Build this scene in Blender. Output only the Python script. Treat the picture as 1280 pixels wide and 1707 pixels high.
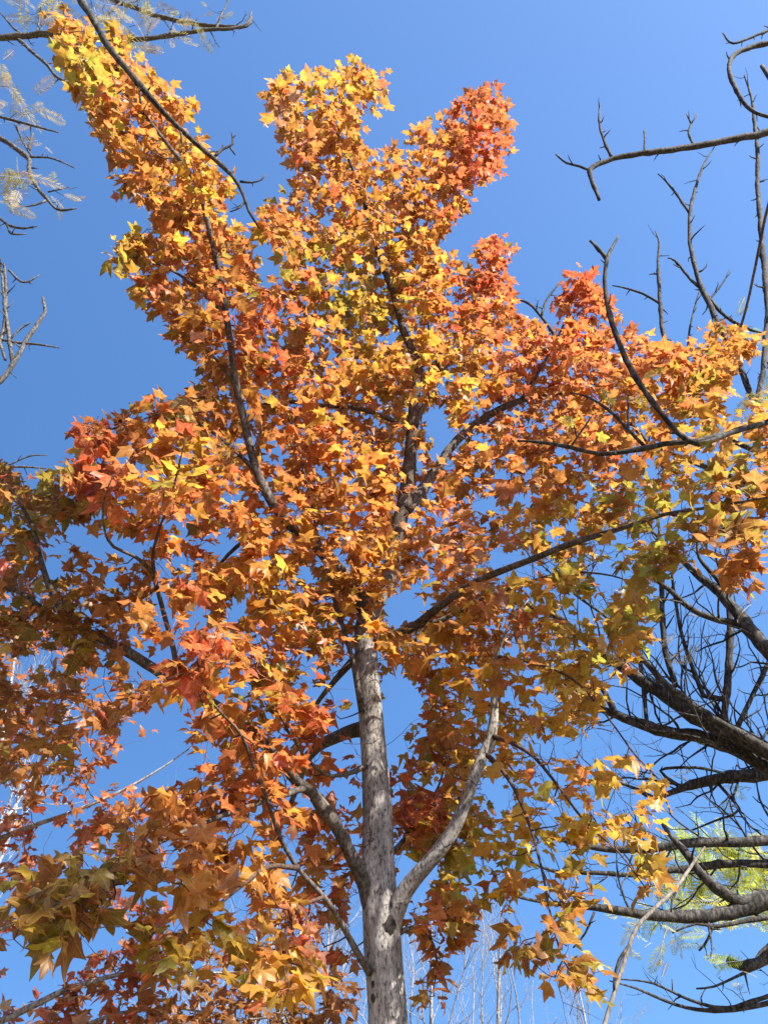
import bpy, math, random
import numpy as np
from mathutils import Vector

for o in list(bpy.data.objects):
    bpy.data.objects.remove(o)
random.seed(7)
RNG = np.random.default_rng(11)
sc = bpy.context.scene
COL = sc.collection

# ------------------------------------------------------------------ camera
CAM = np.array([0.0, 0.0, 1.6])
PITCH = math.radians(38.0)
FPX = 1340.0                      # focal length in photo pixels (photo is 1280 x 1707)
cd = bpy.data.cameras.new('camera')
cd.sensor_fit = 'VERTICAL'
cd.sensor_height = 24.0
cd.lens = 24.0 * FPX / 1707.0
cd.clip_start = 0.05
cd.clip_end = 2000
cam = bpy.data.objects.new('camera', cd)
cam.location = CAM
cam.rotation_euler = (math.pi / 2 + PITCH, 0, 0)
COL.objects.link(cam)
sc.camera = cam

# ------------------------------------------------------------------ sky, sun, exposure
SUN_AZ = math.radians(128)        # clockwise from the view direction (+Y): to the right and a little behind
SUN_EL = math.radians(44)
SUN = np.array([math.sin(SUN_AZ) * math.cos(SUN_EL), math.cos(SUN_AZ) * math.cos(SUN_EL), math.sin(SUN_EL)])
w = bpy.data.worlds.new('World')
sc.world = w
w.use_nodes = True
nt = w.node_tree
bg = nt.nodes['Background']
sky = nt.nodes.new('ShaderNodeTexSky')
sky.sky_type = 'NISHITA'
sky.sun_disc = False
sky.sun_elevation = SUN_EL
sky.sun_rotation = SUN_AZ
sky.altitude = 0
sky.air_density = 1.0
sky.dust_density = 1.0
sky.ozone_density = 4.4
tcw = nt.nodes.new('ShaderNodeTexCoord')           # lift the look-up direction: the air was very clear, no pale horizon band
adw = nt.nodes.new('ShaderNodeVectorMath')
adw.operation = 'ADD'
adw.inputs[1].default_value = (.3, 0, .4)
now = nt.nodes.new('ShaderNodeVectorMath')
now.operation = 'NORMALIZE'
nt.links.new(tcw.outputs['Generated'], adw.inputs[0])
nt.links.new(adw.outputs[0], now.inputs[0])
nt.links.new(now.outputs[0], sky.inputs[0])
hsw = nt.nodes.new('ShaderNodeHueSaturation')
hsw.inputs['Saturation'].default_value = 1.16
nt.links.new(sky.outputs[0], hsw.inputs['Color'])
nt.links.new(hsw.outputs[0], bg.inputs[0])
bg.inputs[1].default_value = 0.1
sl = bpy.data.lights.new('sun', 'SUN')
sl.energy = 5.0
sl.angle = math.radians(0.53)
sl.color = (1.0, 0.94, 0.84)
so = bpy.data.objects.new('sun', sl)
so.rotation_euler = Vector(SUN).to_track_quat('Z', 'Y').to_euler()
so.location = (8, -6, 12)
COL.objects.link(so)
vs = sc.view_settings
vs.view_transform = 'Standard'
vs.look = 'None'
vs.gamma = 1.0
vs.exposure = 1.6
sc.cycles.max_bounces = 8
sc.cycles.transmission_bounces = 6
sc.cycles.diffuse_bounces = 4

# ------------------------------------------------------------------ geometry helpers
CP, SP = math.cos(PITCH), math.sin(PITCH)


def P(px, py, y):
    """World point seen at photo pixel (px, py) whose forward distance (world Y) is y."""
    a = (px - 640.0) / FPX
    u = (853.5 - py) / FPX
    fy = CP - u * SP
    fz = SP + u * CP
    t = y / fy
    return np.array([a * t, y, CAM[2] + fz * t])


def depth(p):
    return (p[..., 1]) * CP + (p[..., 2] - CAM[2]) * SP


def proj(p):
    """World points (N,3) -> photo pixels (N,2)."""
    d = np.maximum(depth(p), 1e-3)
    u = -(p[..., 1]) * SP + (p[..., 2] - CAM[2]) * CP
    return np.stack([640 + FPX * p[..., 0] / d, 853.5 - FPX * u / d], -1)


def unit(v):
    v = np.asarray(v, float)
    return v / (np.linalg.norm(v, axis=-1, keepdims=True) + 1e-12)


class MB:
    def __init__(self):
        self.v, self.f, self.m, self.c = [], [], [], []
        self.n = 0

    def add(self, v, f, mat=0, col=None):
        v = np.asarray(v, float)
        self.v.append(v)
        self.f.extend([tuple(int(i) + self.n for i in q) for q in f])
        self.m.extend([mat] * len(f))
        self.c.append(np.tile((0.5, 0.5, 0.5), (len(v), 1)) if col is None else col)
        self.n += len(v)

    def empty(self):
        return self.n == 0

    def build(self, name, mats, parent=None, smooth=True, colors=False):
        me = bpy.data.meshes.new(name)
        v = np.concatenate(self.v)
        if parent is not None:
            v = v - np.array(ORIGIN.get(parent.name, (0, 0, 0)))
        me.from_pydata(v.tolist(), [], self.f)
        for m in mats:
            me.materials.append(m)
        me.polygons.foreach_set('material_index', self.m)
        if smooth:
            me.polygons.foreach_set('use_smooth', [True] * len(self.f))
        if colors:
            ca = me.color_attributes.new('tint', 'FLOAT_COLOR', 'POINT')
            c = np.concatenate(self.c)
            ca.data.foreach_set('color', np.concatenate([c, np.ones((len(c), 1))], 1).ravel())
        me.update()
        o = bpy.data.objects.new(name, me)
        COL.objects.link(o)
        if parent is not None:
            o.parent = parent
            ORIGIN[o.name] = ORIGIN.get(parent.name, (0, 0, 0))
        return o


ORIGIN = {}


def thing(name, label, cat, loc, group=None):
    o = bpy.data.objects.new(name, None)
    o.empty_display_size = 0.2
    COL.objects.link(o)
    o.location = loc
    o['label'] = label
    o['category'] = cat
    if group:
        o['group'] = group
    ORIGIN[o.name] = tuple(loc)
    return o


def tube(mb, pts, rad, sides=6, mat=0, rough=0.0, cap=True):
    pts = np.asarray(pts, float)
    n = len(pts)
    rad = np.asarray(rad, float)
    tan = unit(np.gradient(pts, axis=0))
    ref = np.array([0.0, 0, 1]) if abs(tan[0][2]) < 0.9 else np.array([1.0, 0, 0])
    u = unit(np.cross(tan[0], ref))
    ang = np.linspace(0, 2 * math.pi, sides, endpoint=False)
    rings = []
    ph = RNG.uniform(0, 6.28, 4)
    for i in range(n):
        t = tan[i]
        u = unit(u - t * np.dot(u, t))
        w_ = np.cross(t, u)
        r = rad[i]
        rr = np.full(sides, r)
        if rough:
            rr = r * (1 + rough * (0.5 * np.sin(2 * ang + ph[0] + i * .21) + 0.4 * np.sin(3 * ang + ph[1] - i * .37)
                                   + 0.35 * np.sin(5 * ang + ph[2] + i * .6) + RNG.normal(0, .35, sides)))
        rings.append(pts[i] + (np.cos(ang) * rr)[:, None] * u + (np.sin(ang) * rr)[:, None] * w_)
    v = np.concatenate(rings)
    f = []
    for i in range(n - 1):
        a, b = i * sides, (i + 1) * sides
        for k in range(sides):
            k2 = (k + 1) % sides
            f.append((a + k, a + k2, b + k2, b + k))
    if cap:
        f.append(tuple(range(sides))[::-1])
        f.append(tuple((n - 1) * sides + k for k in range(sides)))
    mb.add(v, f, mat)


def crom(cp, step=0.04, minseg=2):
    """Catmull-Rom through control rows (x, y, z, r); returns dense rows."""
    cp = np.asarray(cp, float)
    e = np.concatenate([[2 * cp[0] - cp[1]], cp, [2 * cp[-1] - cp[-2]]])
    e[:, 3] = np.maximum(e[:, 3], 1e-4)
    out = []
    for i in range(1, len(e) - 2):
        p0, p1, p2, p3 = e[i - 1:i + 3]
        L = np.linalg.norm(p2[:3] - p1[:3])
        k = max(minseg, int(L / step))
        for s in np.arange(k) / k:
            q = 0.5 * (2 * p1 + (p2 - p0) * s + (2 * p0 - 5 * p1 + 4 * p2 - p3) * s * s + (3 * p1 - p0 - 3 * p2 + p3) * s ** 3)
            q[3] = p1[3] + (p2[3] - p1[3]) * s
            out.append(q)
    out.append(e[-2])
    return np.array(out)


def trace(rows):
    """Rows (px, py, y, width_px) -> dense (x, y, z, r) curve."""
    cp = []
    for px, py, y, wd in rows:
        p = P(px, py, y)
        cp.append((*p, wd * depth(p) / FPX / 2))
    return crom(cp)


def wobble(c, amp):
    n = len(c)
    k = np.cumsum(RNG.normal(0, 1, (n, 3)), axis=0)
    k -= np.linspace(0, 1, n)[:, None] * k[-1]
    c = c.copy()
    c[:, :3] += k * amp * c[:, 3:4]
    return c


# ------------------------------------------------------------------ materials
def new_mat(name):
    m = bpy.data.materials.new(name)
    m.use_nodes = True
    return m, m.node_tree, m.node_tree.nodes['Principled BSDF']


def bark_mat(name, dark, mid, light, scale=1.0, stretch=0.25, bump=0.5, rough=0.85, crack=0.5, bdist=0.004):
    m, t, b = new_mat(name)
    N, L = t.nodes, t.links
    tc = N.new('ShaderNodeTexCoord')
    mp = N.new('ShaderNodeMapping')
    mp.inputs['Scale'].default_value = (1, 1, stretch)
    L.new(tc.outputs['Object'], mp.inputs[0])
    n1 = N.new('ShaderNodeTexNoise')
    n1.inputs['Scale'].default_value = 90 * scale
    n1.inputs['Detail'].default_value = 6
    n1.inputs['Roughness'].default_value = .7
    L.new(mp.outputs[0], n1.inputs['Vector'])
    n2 = N.new('ShaderNodeTexNoise')
    n2.inputs['Scale'].default_value = 9 * scale
    n2.inputs['Detail'].default_value = 5
    n2.inputs['Roughness'].default_value = .6
    L.new(tc.outputs['Object'], n2.inputs['Vector'])
    r1 = N.new('ShaderNodeValToRGB')
    r1.color_ramp.elements[0].position = .36
    r1.color_ramp.elements[0].color = (*dark, 1)
    r1.color_ramp.elements[1].position = .62
    r1.color_ramp.elements[1].color = (*light, 1)
    e = r1.color_ramp.elements.new(.47)
    e.color = (*mid, 1)
    L.new(n1.outputs['Fac'], r1.inputs[0])
    r2 = N.new('ShaderNodeValToRGB')
    r2.color_ramp.elements[0].position = .38
    r2.color_ramp.elements[0].color = (.55, .52, .5, 1)
    r2.color_ramp.elements[1].position = .6
    r2.color_ramp.elements[1].color = (1.05, 1.03, 1.0, 1)
    L.new(n2.outputs['Fac'], r2.inputs[0])
    mx = N.new('ShaderNodeMix')
    mx.data_type = 'RGBA'
    mx.blend_type = 'MULTIPLY'
    mx.inputs[0].default_value = crack
    L.new(r1.outputs[0], mx.inputs[6])
    L.new(r2.outputs[0], mx.inputs[7])
    L.new(mx.outputs[2], b.inputs['Base Color'])
    b.inputs['Roughness'].default_value = rough
    b.inputs['Specular IOR Level'].default_value = .25
    bp = N.new('ShaderNodeBump')
    bp.inputs['Strength'].default_value = bump
    bp.inputs['Distance'].default_value = bdist
    L.new(n1.outputs['Fac'], bp.inputs['Height'])
    L.new(bp.outputs[0], b.inputs['Normal'])
    return m


def leaf_mat(name, trans=0.45, rough=.42, spec=.4, noise=60, sat=1.0, veins=False):
    m, t, b = new_mat(name)
    N, L = t.nodes, t.links

    def math_(op, a, b_=None, c=None):
        n = N.new('ShaderNodeMath')
        n.operation = op
        for k, v in enumerate((a, b_, c)):
            if v is None:
                continue
            if isinstance(v, (int, float)):
                n.inputs[k].default_value = v
            else:
                L.new(v, n.inputs[k])
        return n.outputs[0]

    def mix_(mode, fac, a, b_):
        n = N.new('ShaderNodeMix')
        n.data_type = 'RGBA'
        n.blend_type = mode
        for k, v in ((0, fac), (6, a), (7, b_)):
            if isinstance(v, float):
                n.inputs[k].default_value = v
            elif isinstance(v, tuple):
                n.inputs[k].default_value = (*v, 1)
            else:
                L.new(v, n.inputs[k])
        return n.outputs[2]

    at = N.new('ShaderNodeAttribute')
    at.attribute_name = 'tint'
    tc = N.new('ShaderNodeTexCoord')
    n = N.new('ShaderNodeTexNoise')
    n.inputs['Scale'].default_value = noise
    n.inputs['Detail'].default_value = 5
    L.new(tc.outputs['Object'], n.inputs['Vector'])
    r = N.new('ShaderNodeValToRGB')
    r.color_ramp.elements[0].position = .3
    r.color_ramp.elements[0].color = (.66, .58, .5, 1)
    r.color_ramp.elements[1].position = .55
    r.color_ramp.elements[1].color = (1.04, 1.04, 1.0, 1)
    L.new(n.outputs['Fac'], r.inputs[0])
    col = mix_('MULTIPLY', .8, at.outputs['Color'], r.outputs[0])
    if veins:
        lf = N.new('ShaderNodeAttribute')
        lf.attribute_name = 'blade'
        sp = N.new('ShaderNodeSeparateXYZ')
        L.new(lf.outputs['Vector'], sp.inputs[0])
        ax = math_('ABSOLUTE', sp.outputs[0])
        y = sp.outputs[1]
        ds = []
        for deg in (0, 43, 82):
            a = math.radians(deg)
            # distance of the point to the vein that leaves the leaf base at this angle
            cr = math_('SUBTRACT', math_('MULTIPLY', ax, math.cos(a)), math_('MULTIPLY', y, math.sin(a)))
            ds.append(math_('ABSOLUTE', cr))
        dm = math_('MINIMUM', math_('MINIMUM', ds[0], ds[1]), ds[2])
        mask = math_('SUBTRACT', 1.0, math_('SMOOTH_MIN', math_('DIVIDE', dm, .022), 1.0, .1))
        # side veins branching off in a herring-bone
        wv = N.new('ShaderNodeTexWave')
        wv.inputs['Scale'].default_value = 3.4
        wv.inputs['Distortion'].default_value = 1.2
        cv = N.new('ShaderNodeCombineXYZ')
        L.new(math_('SUBTRACT', y, math_('MULTIPLY', ax, .8)), cv.inputs[0])
        L.new(math_('MULTIPLY', sp.outputs[2], 5.0), cv.inputs[1])
        L.new(cv.outputs[0], wv.inputs['Vector'])
        fine = math_('MULTIPLY', math_('GREATER_THAN', wv.outputs['Fac'], .93), .3)
        vm = math_('MULTIPLY', math_('MAXIMUM', mask, fine), .75)
        col = mix_('MIX', vm, col, mix_('MIX', .5, col, (.62, .42, .16)))
        # blemishes, different on each leaf
        ns = N.new('ShaderNodeTexNoise')
        ns.inputs['Scale'].default_value = 5.5
        ns.inputs['Detail'].default_value = 4
        ns.inputs['Roughness'].default_value = .65
        off = N.new('ShaderNodeVectorMath')
        off.operation = 'MULTIPLY_ADD'
        off.inputs[1].default_value = (1, 1, 37)
        off.inputs[2].default_value = (3, 1, 0)
        L.new(lf.outputs['Vector'], off.inputs[0])
        L.new(off.outputs[0], ns.inputs['Vector'])
        rs = N.new('ShaderNodeValToRGB')
        rs.color_ramp.elements[0].position = .60
        rs.color_ramp.elements[0].color = (0, 0, 0, 1)
        rs.color_ramp.elements[1].position = .72
        rs.color_ramp.elements[1].color = (1, 1, 1, 1)
        L.new(ns.outputs['Fac'], rs.inputs[0])
        col = mix_('MIX', math_('MULTIPLY', rs.outputs[0], .6), col, (.16, .07, .03))
    L.new(col, b.inputs['Base Color'])
    b.inputs['Roughness'].default_value = rough
    b.inputs['Specular IOR Level'].default_value = spec
    tr = N.new('ShaderNodeBsdfTranslucent')
    hs = N.new('ShaderNodeHueSaturation')
    hs.inputs['Saturation'].default_value = 1.0 * sat
    hs.inputs['Value'].default_value = 1.4
    L.new(col, hs.inputs['Color'])
    L.new(hs.outputs[0], tr.inputs['Color'])
    ms = N.new('ShaderNodeMixShader')
    ms.inputs[0].default_value = trans
    L.new(b.outputs[0], ms.inputs[1])
    L.new(tr.outputs[0], ms.inputs[2])
    L.new(ms.outputs[0], N['Material Output'].inputs['Surface'])
    return m


M_TRUNK = bark_mat('maple_bark', (.035, .032, .031), (.29, .278, .26), (.47, .45, .42), 1.3, .42, .6, crack=.7)


def age_bark(m):
    """Young wood high on the tree is brown and smooth, the old wood below grey with dark streaks and cross cracks."""
    t = m.node_tree
    N, L = t.nodes, t.links
    b = N['Principled BSDF']
    src = b.inputs['Base Color'].links[0].from_socket
    tc = N.new('ShaderNodeTexCoord')
    sp = N.new('ShaderNodeSeparateXYZ')
    L.new(tc.outputs['Object'], sp.inputs[0])
    mr = N.new('ShaderNodeMapRange')
    mr.inputs['From Min'].default_value = 2.95
    mr.inputs['From Max'].default_value = 3.7
    L.new(sp.outputs[2], mr.inputs['Value'])
    br = N.new('ShaderNodeMix'); br.data_type = 'RGBA'; br.blend_type = 'MULTIPLY'
    br.inputs[0].default_value = 1
    br.inputs[7].default_value = (.26, .20, .16, 1)
    L.new(src, br.inputs[6])
    mx = N.new('ShaderNodeMix'); mx.data_type = 'RGBA'
    L.new(mr.outputs[0], mx.inputs[0]); L.new(src, mx.inputs[6]); L.new(br.outputs[2], mx.inputs[7])
    mp = N.new('ShaderNodeMapping')
    mp.inputs['Scale'].default_value = (14, 14, 3.2)
    L.new(tc.outputs['Object'], mp.inputs[0])
    ns = N.new('ShaderNodeTexNoise')
    ns.inputs['Scale'].default_value = 1.6; ns.inputs['Detail'].default_value = 7; ns.inputs['Roughness'].default_value = .7
    L.new(mp.outputs[0], ns.inputs['Vector'])
    rp = N.new('ShaderNodeValToRGB')
    rp.color_ramp.elements[0].position = .42; rp.color_ramp.elements[0].color = (.42, .40, .40, 1)
    rp.color_ramp.elements[1].position = .58; rp.color_ramp.elements[1].color = (1.08, 1.08, 1.06, 1)
    L.new(ns.outputs['Fac'], rp.inputs[0])
    m2 = N.new('ShaderNodeMix'); m2.data_type = 'RGBA'; m2.blend_type = 'MULTIPLY'; m2.inputs[0].default_value = .6
    L.new(mx.outputs[2], m2.inputs[6]); L.new(rp.outputs[0], m2.inputs[7])
    mp2 = N.new('ShaderNodeMapping')
    mp2.inputs['Scale'].default_value = (5, 5, 26)
    L.new(tc.outputs['Object'], mp2.inputs[0])
    n3 = N.new('ShaderNodeTexNoise')
    n3.inputs['Scale'].default_value = 1.3; n3.inputs['Detail'].default_value = 5
    L.new(mp2.outputs[0], n3.inputs['Vector'])
    r3 = N.new('ShaderNodeValToRGB')
    r3.color_ramp.elements[0].position = .30; r3.color_ramp.elements[0].color = (.3, .28, .27, 1)
    r3.color_ramp.elements[1].position = .36; r3.color_ramp.elements[1].color = (1, 1, 1, 1)
    L.new(n3.outputs['Fac'], r3.inputs[0])
    m3 = N.new('ShaderNodeMix'); m3.data_type = 'RGBA'; m3.blend_type = 'MULTIPLY'; m3.inputs[0].default_value = .7
    L.new(m2.outputs[2], m3.inputs[6]); L.new(r3.outputs[0], m3.inputs[7])
    L.new(m3.outputs[2], b.inputs['Base Color'])


age_bark(M_TRUNK)
M_LIMB = bark_mat('maple_limb_bark', (.025, .021, .018), (.066, .056, .048), (.15, .13, .112), 1.1, .5, .5, crack=.8)
M_TWIG = bark_mat('maple_twig_bark', (.03, .018, .014), (.055, .034, .026), (.11, .075, .055), 1.4, .6, .3)
M_SCAR = bark_mat('branch_scar', (.012, .01, .009), (.03, .026, .022), (.07, .06, .05), 1.0, 1, .7)
M_LEAF = leaf_mat('maple_leaf', .56, veins=True)
M_PETIOLE, _t, _b = new_mat('petiole')
_b.inputs['Base Color'].default_value = (.30, .08, .035, 1)
_b.inputs['Roughness'].default_value = .5
M_DARK = bark_mat('dark_bark', (.009, .008, .0075), (.027, .025, .023), (.10, .094, .086), .8, .4, .8, crack=.7)
M_GREYB = bark_mat('grey_bark', (.02, .018, .016), (.06, .055, .05), (.16, .15, .135), .8, .4, .7, crack=.7)
M_PALE = bark_mat('pale_bark', (.08, .076, .073), (.21, .205, .20), (.35, .34, .33), .6, .5, .2, crack=.4)
M_POLE = bark_mat('stem_bark', (.08, .07, .06), (.16, .14, .12), (.27, .25, .22), .9, .3, .3, crack=.6)
M_REDBARK = bark_mat('red_maple_bark', (.07, .06, .055), (.24, .22, .2), (.42, .39, .35), .8, .4, .4, crack=.6)
M_FROND = leaf_mat('frond', .4, .5, .3, 20)
M_GREEN = leaf_mat('green_leaf', .35, .35, .5, 30)

# ------------------------------------------------------------------ leaves
HALF = [
    [(0, 0), (.10, -.05), (.29, -.03), (.45, .05), (.37, .18), (.35, .29), (.48, .45), (.62, .63), (.43, .60), (.25, .57), (.21, .72), (.11, .90)],
    [(0, 0), (.12, -.03), (.26, .03), (.36, .17), (.45, .34), (.53, .47), (.64, .60), (.44, .58), (.25, .60), (.20, .74), (.10, .92)],
    [(0, 0), (.13, -.05), (.33, -.06), (.50, .02), (.41, .17), (.38, .30), (.52, .42), (.66, .56), (.47, .56), (.27, .53), (.24, .66), (.13, .86)],
]
TIPY = [1.06, 1.10, 1.02]
CEN = np.array([0, .33])


def leaf_template(k):
    h = HALF[k]
    out = [h[0]] + h[1:] + [(0, TIPY[k])] + [(-x, y) for x, y in h[:0:-1]]
    o = np.array(out, float)
    inner = CEN + (o - CEN) * .5
    v = np.concatenate([[CEN], inner, o])
    n = len(o)
    f = []
    for i in range(n):
        j = (i + 1) % n
        f.append((0, 1 + i, 1 + j))
        f.append((1 + i, 1 + n + i, 1 + n + j, 1 + j))
    ring = np.array([0] + [.5] * n + [1.0] * n)
    rad = np.linalg.norm(v - CEN, axis=1)
    return v, f, ring, rad


TEMPL = [leaf_template(k) for k in range(3)]


def leaf_template_simple(k):
    v, f, ring, rad = TEMPL[k]
    n = (len(v) - 1) // 2
    keep = [0] + list(range(1 + n, 1 + 2 * n))
    return v[keep], [(0, 1 + i, 1 + (i + 1) % n) for i in range(n)], ring[keep], rad[keep]


TEMPL += [leaf_template_simple(k) for k in range(3)]
TFACE = []
for _v, _f, _r, _d in TEMPL:
    TFACE.append((np.array([q for f in _f for q in f]), np.array([len(f) for f in _f])))
_PF = np.array([(a + k, a + (k + 1) % 3, a + 3 + (k + 1) % 3, a + 3 + k) for a in (0, 3) for k in range(3)])


class Foliage:
    """All the leaves of one branch, built as one mesh with a tint per vertex."""

    def __init__(self):
        self.v, self.c, self.b, self.loops, self.tot, self.mat = [], [], [], [], [], []
        self.n = 0

    def empty(self):
        return self.n == 0

    def push(self, v, c, loops, tot, mat, blade=None):
        self.b.append(np.zeros((len(v), 3)) if blade is None else blade)
        self.v.append(v); self.c.append(c)
        self.loops.append(loops + self.n); self.tot.append(tot); self.mat.append(np.full(len(tot), mat))
        self.n += len(v)

    def build(self, name, mats, parent):
        me = bpy.data.meshes.new(name)
        v = np.concatenate(self.v) - np.array(ORIGIN.get(parent.name, (0, 0, 0)))
        loops = np.concatenate(self.loops).astype(np.int32)
        tot = np.concatenate(self.tot).astype(np.int32)
        me.vertices.add(len(v)); me.vertices.foreach_set('co', v.astype(np.float32).ravel())
        me.loops.add(len(loops)); me.loops.foreach_set('vertex_index', loops)
        me.polygons.add(len(tot))
        me.polygons.foreach_set('loop_start', np.concatenate([[0], np.cumsum(tot)[:-1]]).astype(np.int32))
        me.polygons.foreach_set('loop_total', tot)
        for m in mats:
            me.materials.append(m)
        me.polygons.foreach_set('material_index', np.concatenate(self.mat).astype(np.int32))
        me.polygons.foreach_set('use_smooth', np.ones(len(tot), bool))
        ca = me.color_attributes.new('tint', 'FLOAT_COLOR', 'POINT')
        c = np.concatenate(self.c)
        ca.data.foreach_set('color', np.concatenate([c, np.ones((len(c), 1))], 1).astype(np.float32).ravel())
        bl = me.attributes.new('blade', 'FLOAT_VECTOR', 'POINT')
        bl.data.foreach_set('vector', np.concatenate(self.b).astype(np.float32).ravel())
        me.update(calc_edges=True)
        me.validate()
        o = bpy.data.objects.new(name, me)
        COL.objects.link(o)
        o.parent = parent
        return o


def add_leaf(fo, base, tipdir, normal, size, col, edge, k, petiole_from=None, pr=.0007):
    v2, f, ring, rad = TEMPL[k]
    y = unit(tipdir)
    z = unit(normal - y * np.dot(normal, y))
    x = np.cross(y, z)
    fold = RNG.normal(.10, .2)
    curl = RNG.normal(.35, .4)
    side = RNG.normal(.0, .3)
    if RNG.random() < .16:            # dry, rolled up leaves
        fold, curl, side = RNG.normal(.55, .2), RNG.normal(1.1, .5), RNG.normal(0, .9)
    ph = RNG.uniform(0, 6.28)
    X, Y = v2[:, 0], v2[:, 1]
    ang = np.arctan2(X, Y - .33)
    Z = -fold * np.abs(X) - curl * (Y - .2) * np.abs(Y - .2) * .8 - side * X * np.abs(X) + .07 * ring * np.sin(3 * ang + ph) + .05 * ring * np.sin(5 * ang + 2 * ph)
    Xs = X * RNG.uniform(.85, 1.1) + RNG.normal(0, .08) * Y
    w3 = base + size * (Xs[:, None] * x + Y[:, None] * y + Z[:, None] * z)
    mixf = np.clip((rad / .75) ** 1.6, 0, 1)[:, None]
    fo.push(w3, col * (1 - mixf) + edge * mixf, TFACE[k][0], TFACE[k][1], 0, np.stack([X, Y, np.full(len(X), RNG.random())], 1))
    if petiole_from is not None:
        mid = (petiole_from + base) / 2 + RNG.normal(0, .003, 3) + np.array([0, 0, .005])
        t_ = unit(base - petiole_from)
        a = unit(np.cross(t_, (.3, .2, 1.0)))
        b = np.cross(t_, a)
        tri = np.array([a, -.5 * a + .866 * b, -.5 * a - .866 * b])
        fo.push(np.concatenate([petiole_from + tri * pr * 1.2, mid + tri * pr, base + tri * pr]), np.tile(col, (9, 1)), _PF.ravel(), np.full(6, 4), 1)


PAL = dict(
    R=(.38, .074, .034), Q=(.41, .130, .046), O=(.405, .172, .040), A=(.405, .215, .034),
    Y=(.41, .285, .035), L=(.22, .18, .026), B=(.25, .105, .030), G=(.27, .27, .04), P=(.44, .24, .15))
PAL = {k: np.array(v) for k, v in PAL.items()}


def colour_at(zones, Z0, px, py):
    d = (Z0[:, 0] - px) ** 2 + (Z0[:, 1] - py) ** 2 + 900
    wt = np.cumsum(d ** -1.6)
    i = int(np.searchsorted(wt, RNG.random() * wt[-1]))
    s = zones[i][2]
    a = PAL[s[RNG.integers(len(s))]]
    b = PAL[s[RNG.integers(len(s))]]
    c = a * .7 + b * .3
    c = c * np.exp(RNG.normal(0, .13)) * np.exp(RNG.normal(0, .05, 3))
    u_ = RNG.random()
    edge = c * np.array([1.0, .72, .75]) if u_ < .55 else (c * np.array([1.0, 1.14, 1.0]) if u_ < .82 else c * np.array([.55, .42, .5]))
    return np.clip(c, 0, .85), np.clip(edge, 0, .85)


class Region:
    """Crown outline seen from the ground, as a coarse signed-distance grid (positive inside, holes cut out)."""
    S, X0, Y0, W, H = 4.0, -120, -120, 400, 500

    def __init__(self, outline, holes):
        gx = self.X0 + self.S * (np.arange(self.W) + .5)
        gy = self.Y0 + self.S * (np.arange(self.H) + .5)
        X, Y = np.meshgrid(gx, gy)
        self.out = self.sd(outline, X, Y)
        self.hole = np.full(X.shape, -1e9)
        for h in holes:
            self.hole = np.maximum(self.hole, self.sd(h, X, Y))

    @staticmethod
    def sd(poly, X, Y):
        p = np.array(poly, float)
        q = np.roll(p, -1, 0)
        ins = np.zeros(X.shape, bool)
        dist = np.full(X.shape, 1e9)
        for (x0, y0), (x1, y1) in zip(p, q):
            if y0 != y1:
                ins ^= ((y0 > Y) != (y1 > Y)) & (X < (x1 - x0) * (Y - y0) / (y1 - y0) + x0)
            dx, dy = x1 - x0, y1 - y0
            t = np.clip(((X - x0) * dx + (Y - y0) * dy) / (dx * dx + dy * dy + 1e-9), 0, 1)
            dist = np.minimum(dist, np.hypot(x0 + t * dx - X, y0 + t * dy - Y))
        return np.where(ins, dist, -dist)

    def at(self, x, y):
        i = int(min(self.W - 1, max(0, (x - self.X0) / self.S)))
        j = int(min(self.H - 1, max(0, (y - self.Y0) / self.S)))
        return self.out[j, i], self.hole[j, i]


# ------------------------------------------------------------------ ground
def ground():
    mb = MB()
    n = 40
    xs = np.concatenate([-np.geomspace(900, 1, n // 2), np.geomspace(1, 900, n // 2)])
    g = np.array([[x, y, 0.0] for y in xs for x in xs])
    far = np.hypot(g[:, 0], g[:, 1])
    g[:, 2] = np.where(far > 9, .12 * np.sin(g[:, 0] * .31) * np.cos(g[:, 1] * .23), 0)
    f = [(j * n + i, j * n + i + 1, (j + 1) * n + i + 1, (j + 1) * n + i) for j in range(n - 1) for i in range(n - 1)]
    mb.add(g, f)
    m, t, b = new_mat('leaf_strewn_lawn')
    N, L = t.nodes, t.links
    tc = N.new('ShaderNodeTexCoord')
    n1 = N.new('ShaderNodeTexNoise')
    n1.inputs['Scale'].default_value = 6
    n1.inputs['Detail'].default_value = 8
    L.new(tc.outputs['Object'], n1.inputs['Vector'])
    r = N.new('ShaderNodeValToRGB')
    r.color_ramp.elements[0].color = (.07, .08, .025, 1)
    r.color_ramp.elements[0].position = .35
    r.color_ramp.elements[1].color = (.26, .16, .06, 1)
    r.color_ramp.elements[1].position = .65
    L.new(n1.outputs['Fac'], r.inputs[0])
    L.new(r.outputs[0], b.inputs['Base Color'])
    b.inputs['Roughness'].default_value = .95
    o = mb.build('ground', [m])
    o['kind'] = 'structure'


ground()


# ------------------------------------------------------------------ leafy tree grown around traced limbs
class Limb:
    def __init__(self, key, rows, leaf=True, beyond=()):
        cp = [(*P(a, b, y), w_ * depth(P(a, b, y)) / FPX / 2) for a, b, y, w_ in rows]
        self.key, self.curve, self.leaf = key, crom(cp + list(beyond)), leaf
        self.mb = MB()
        self.fol = Foliage()


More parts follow.
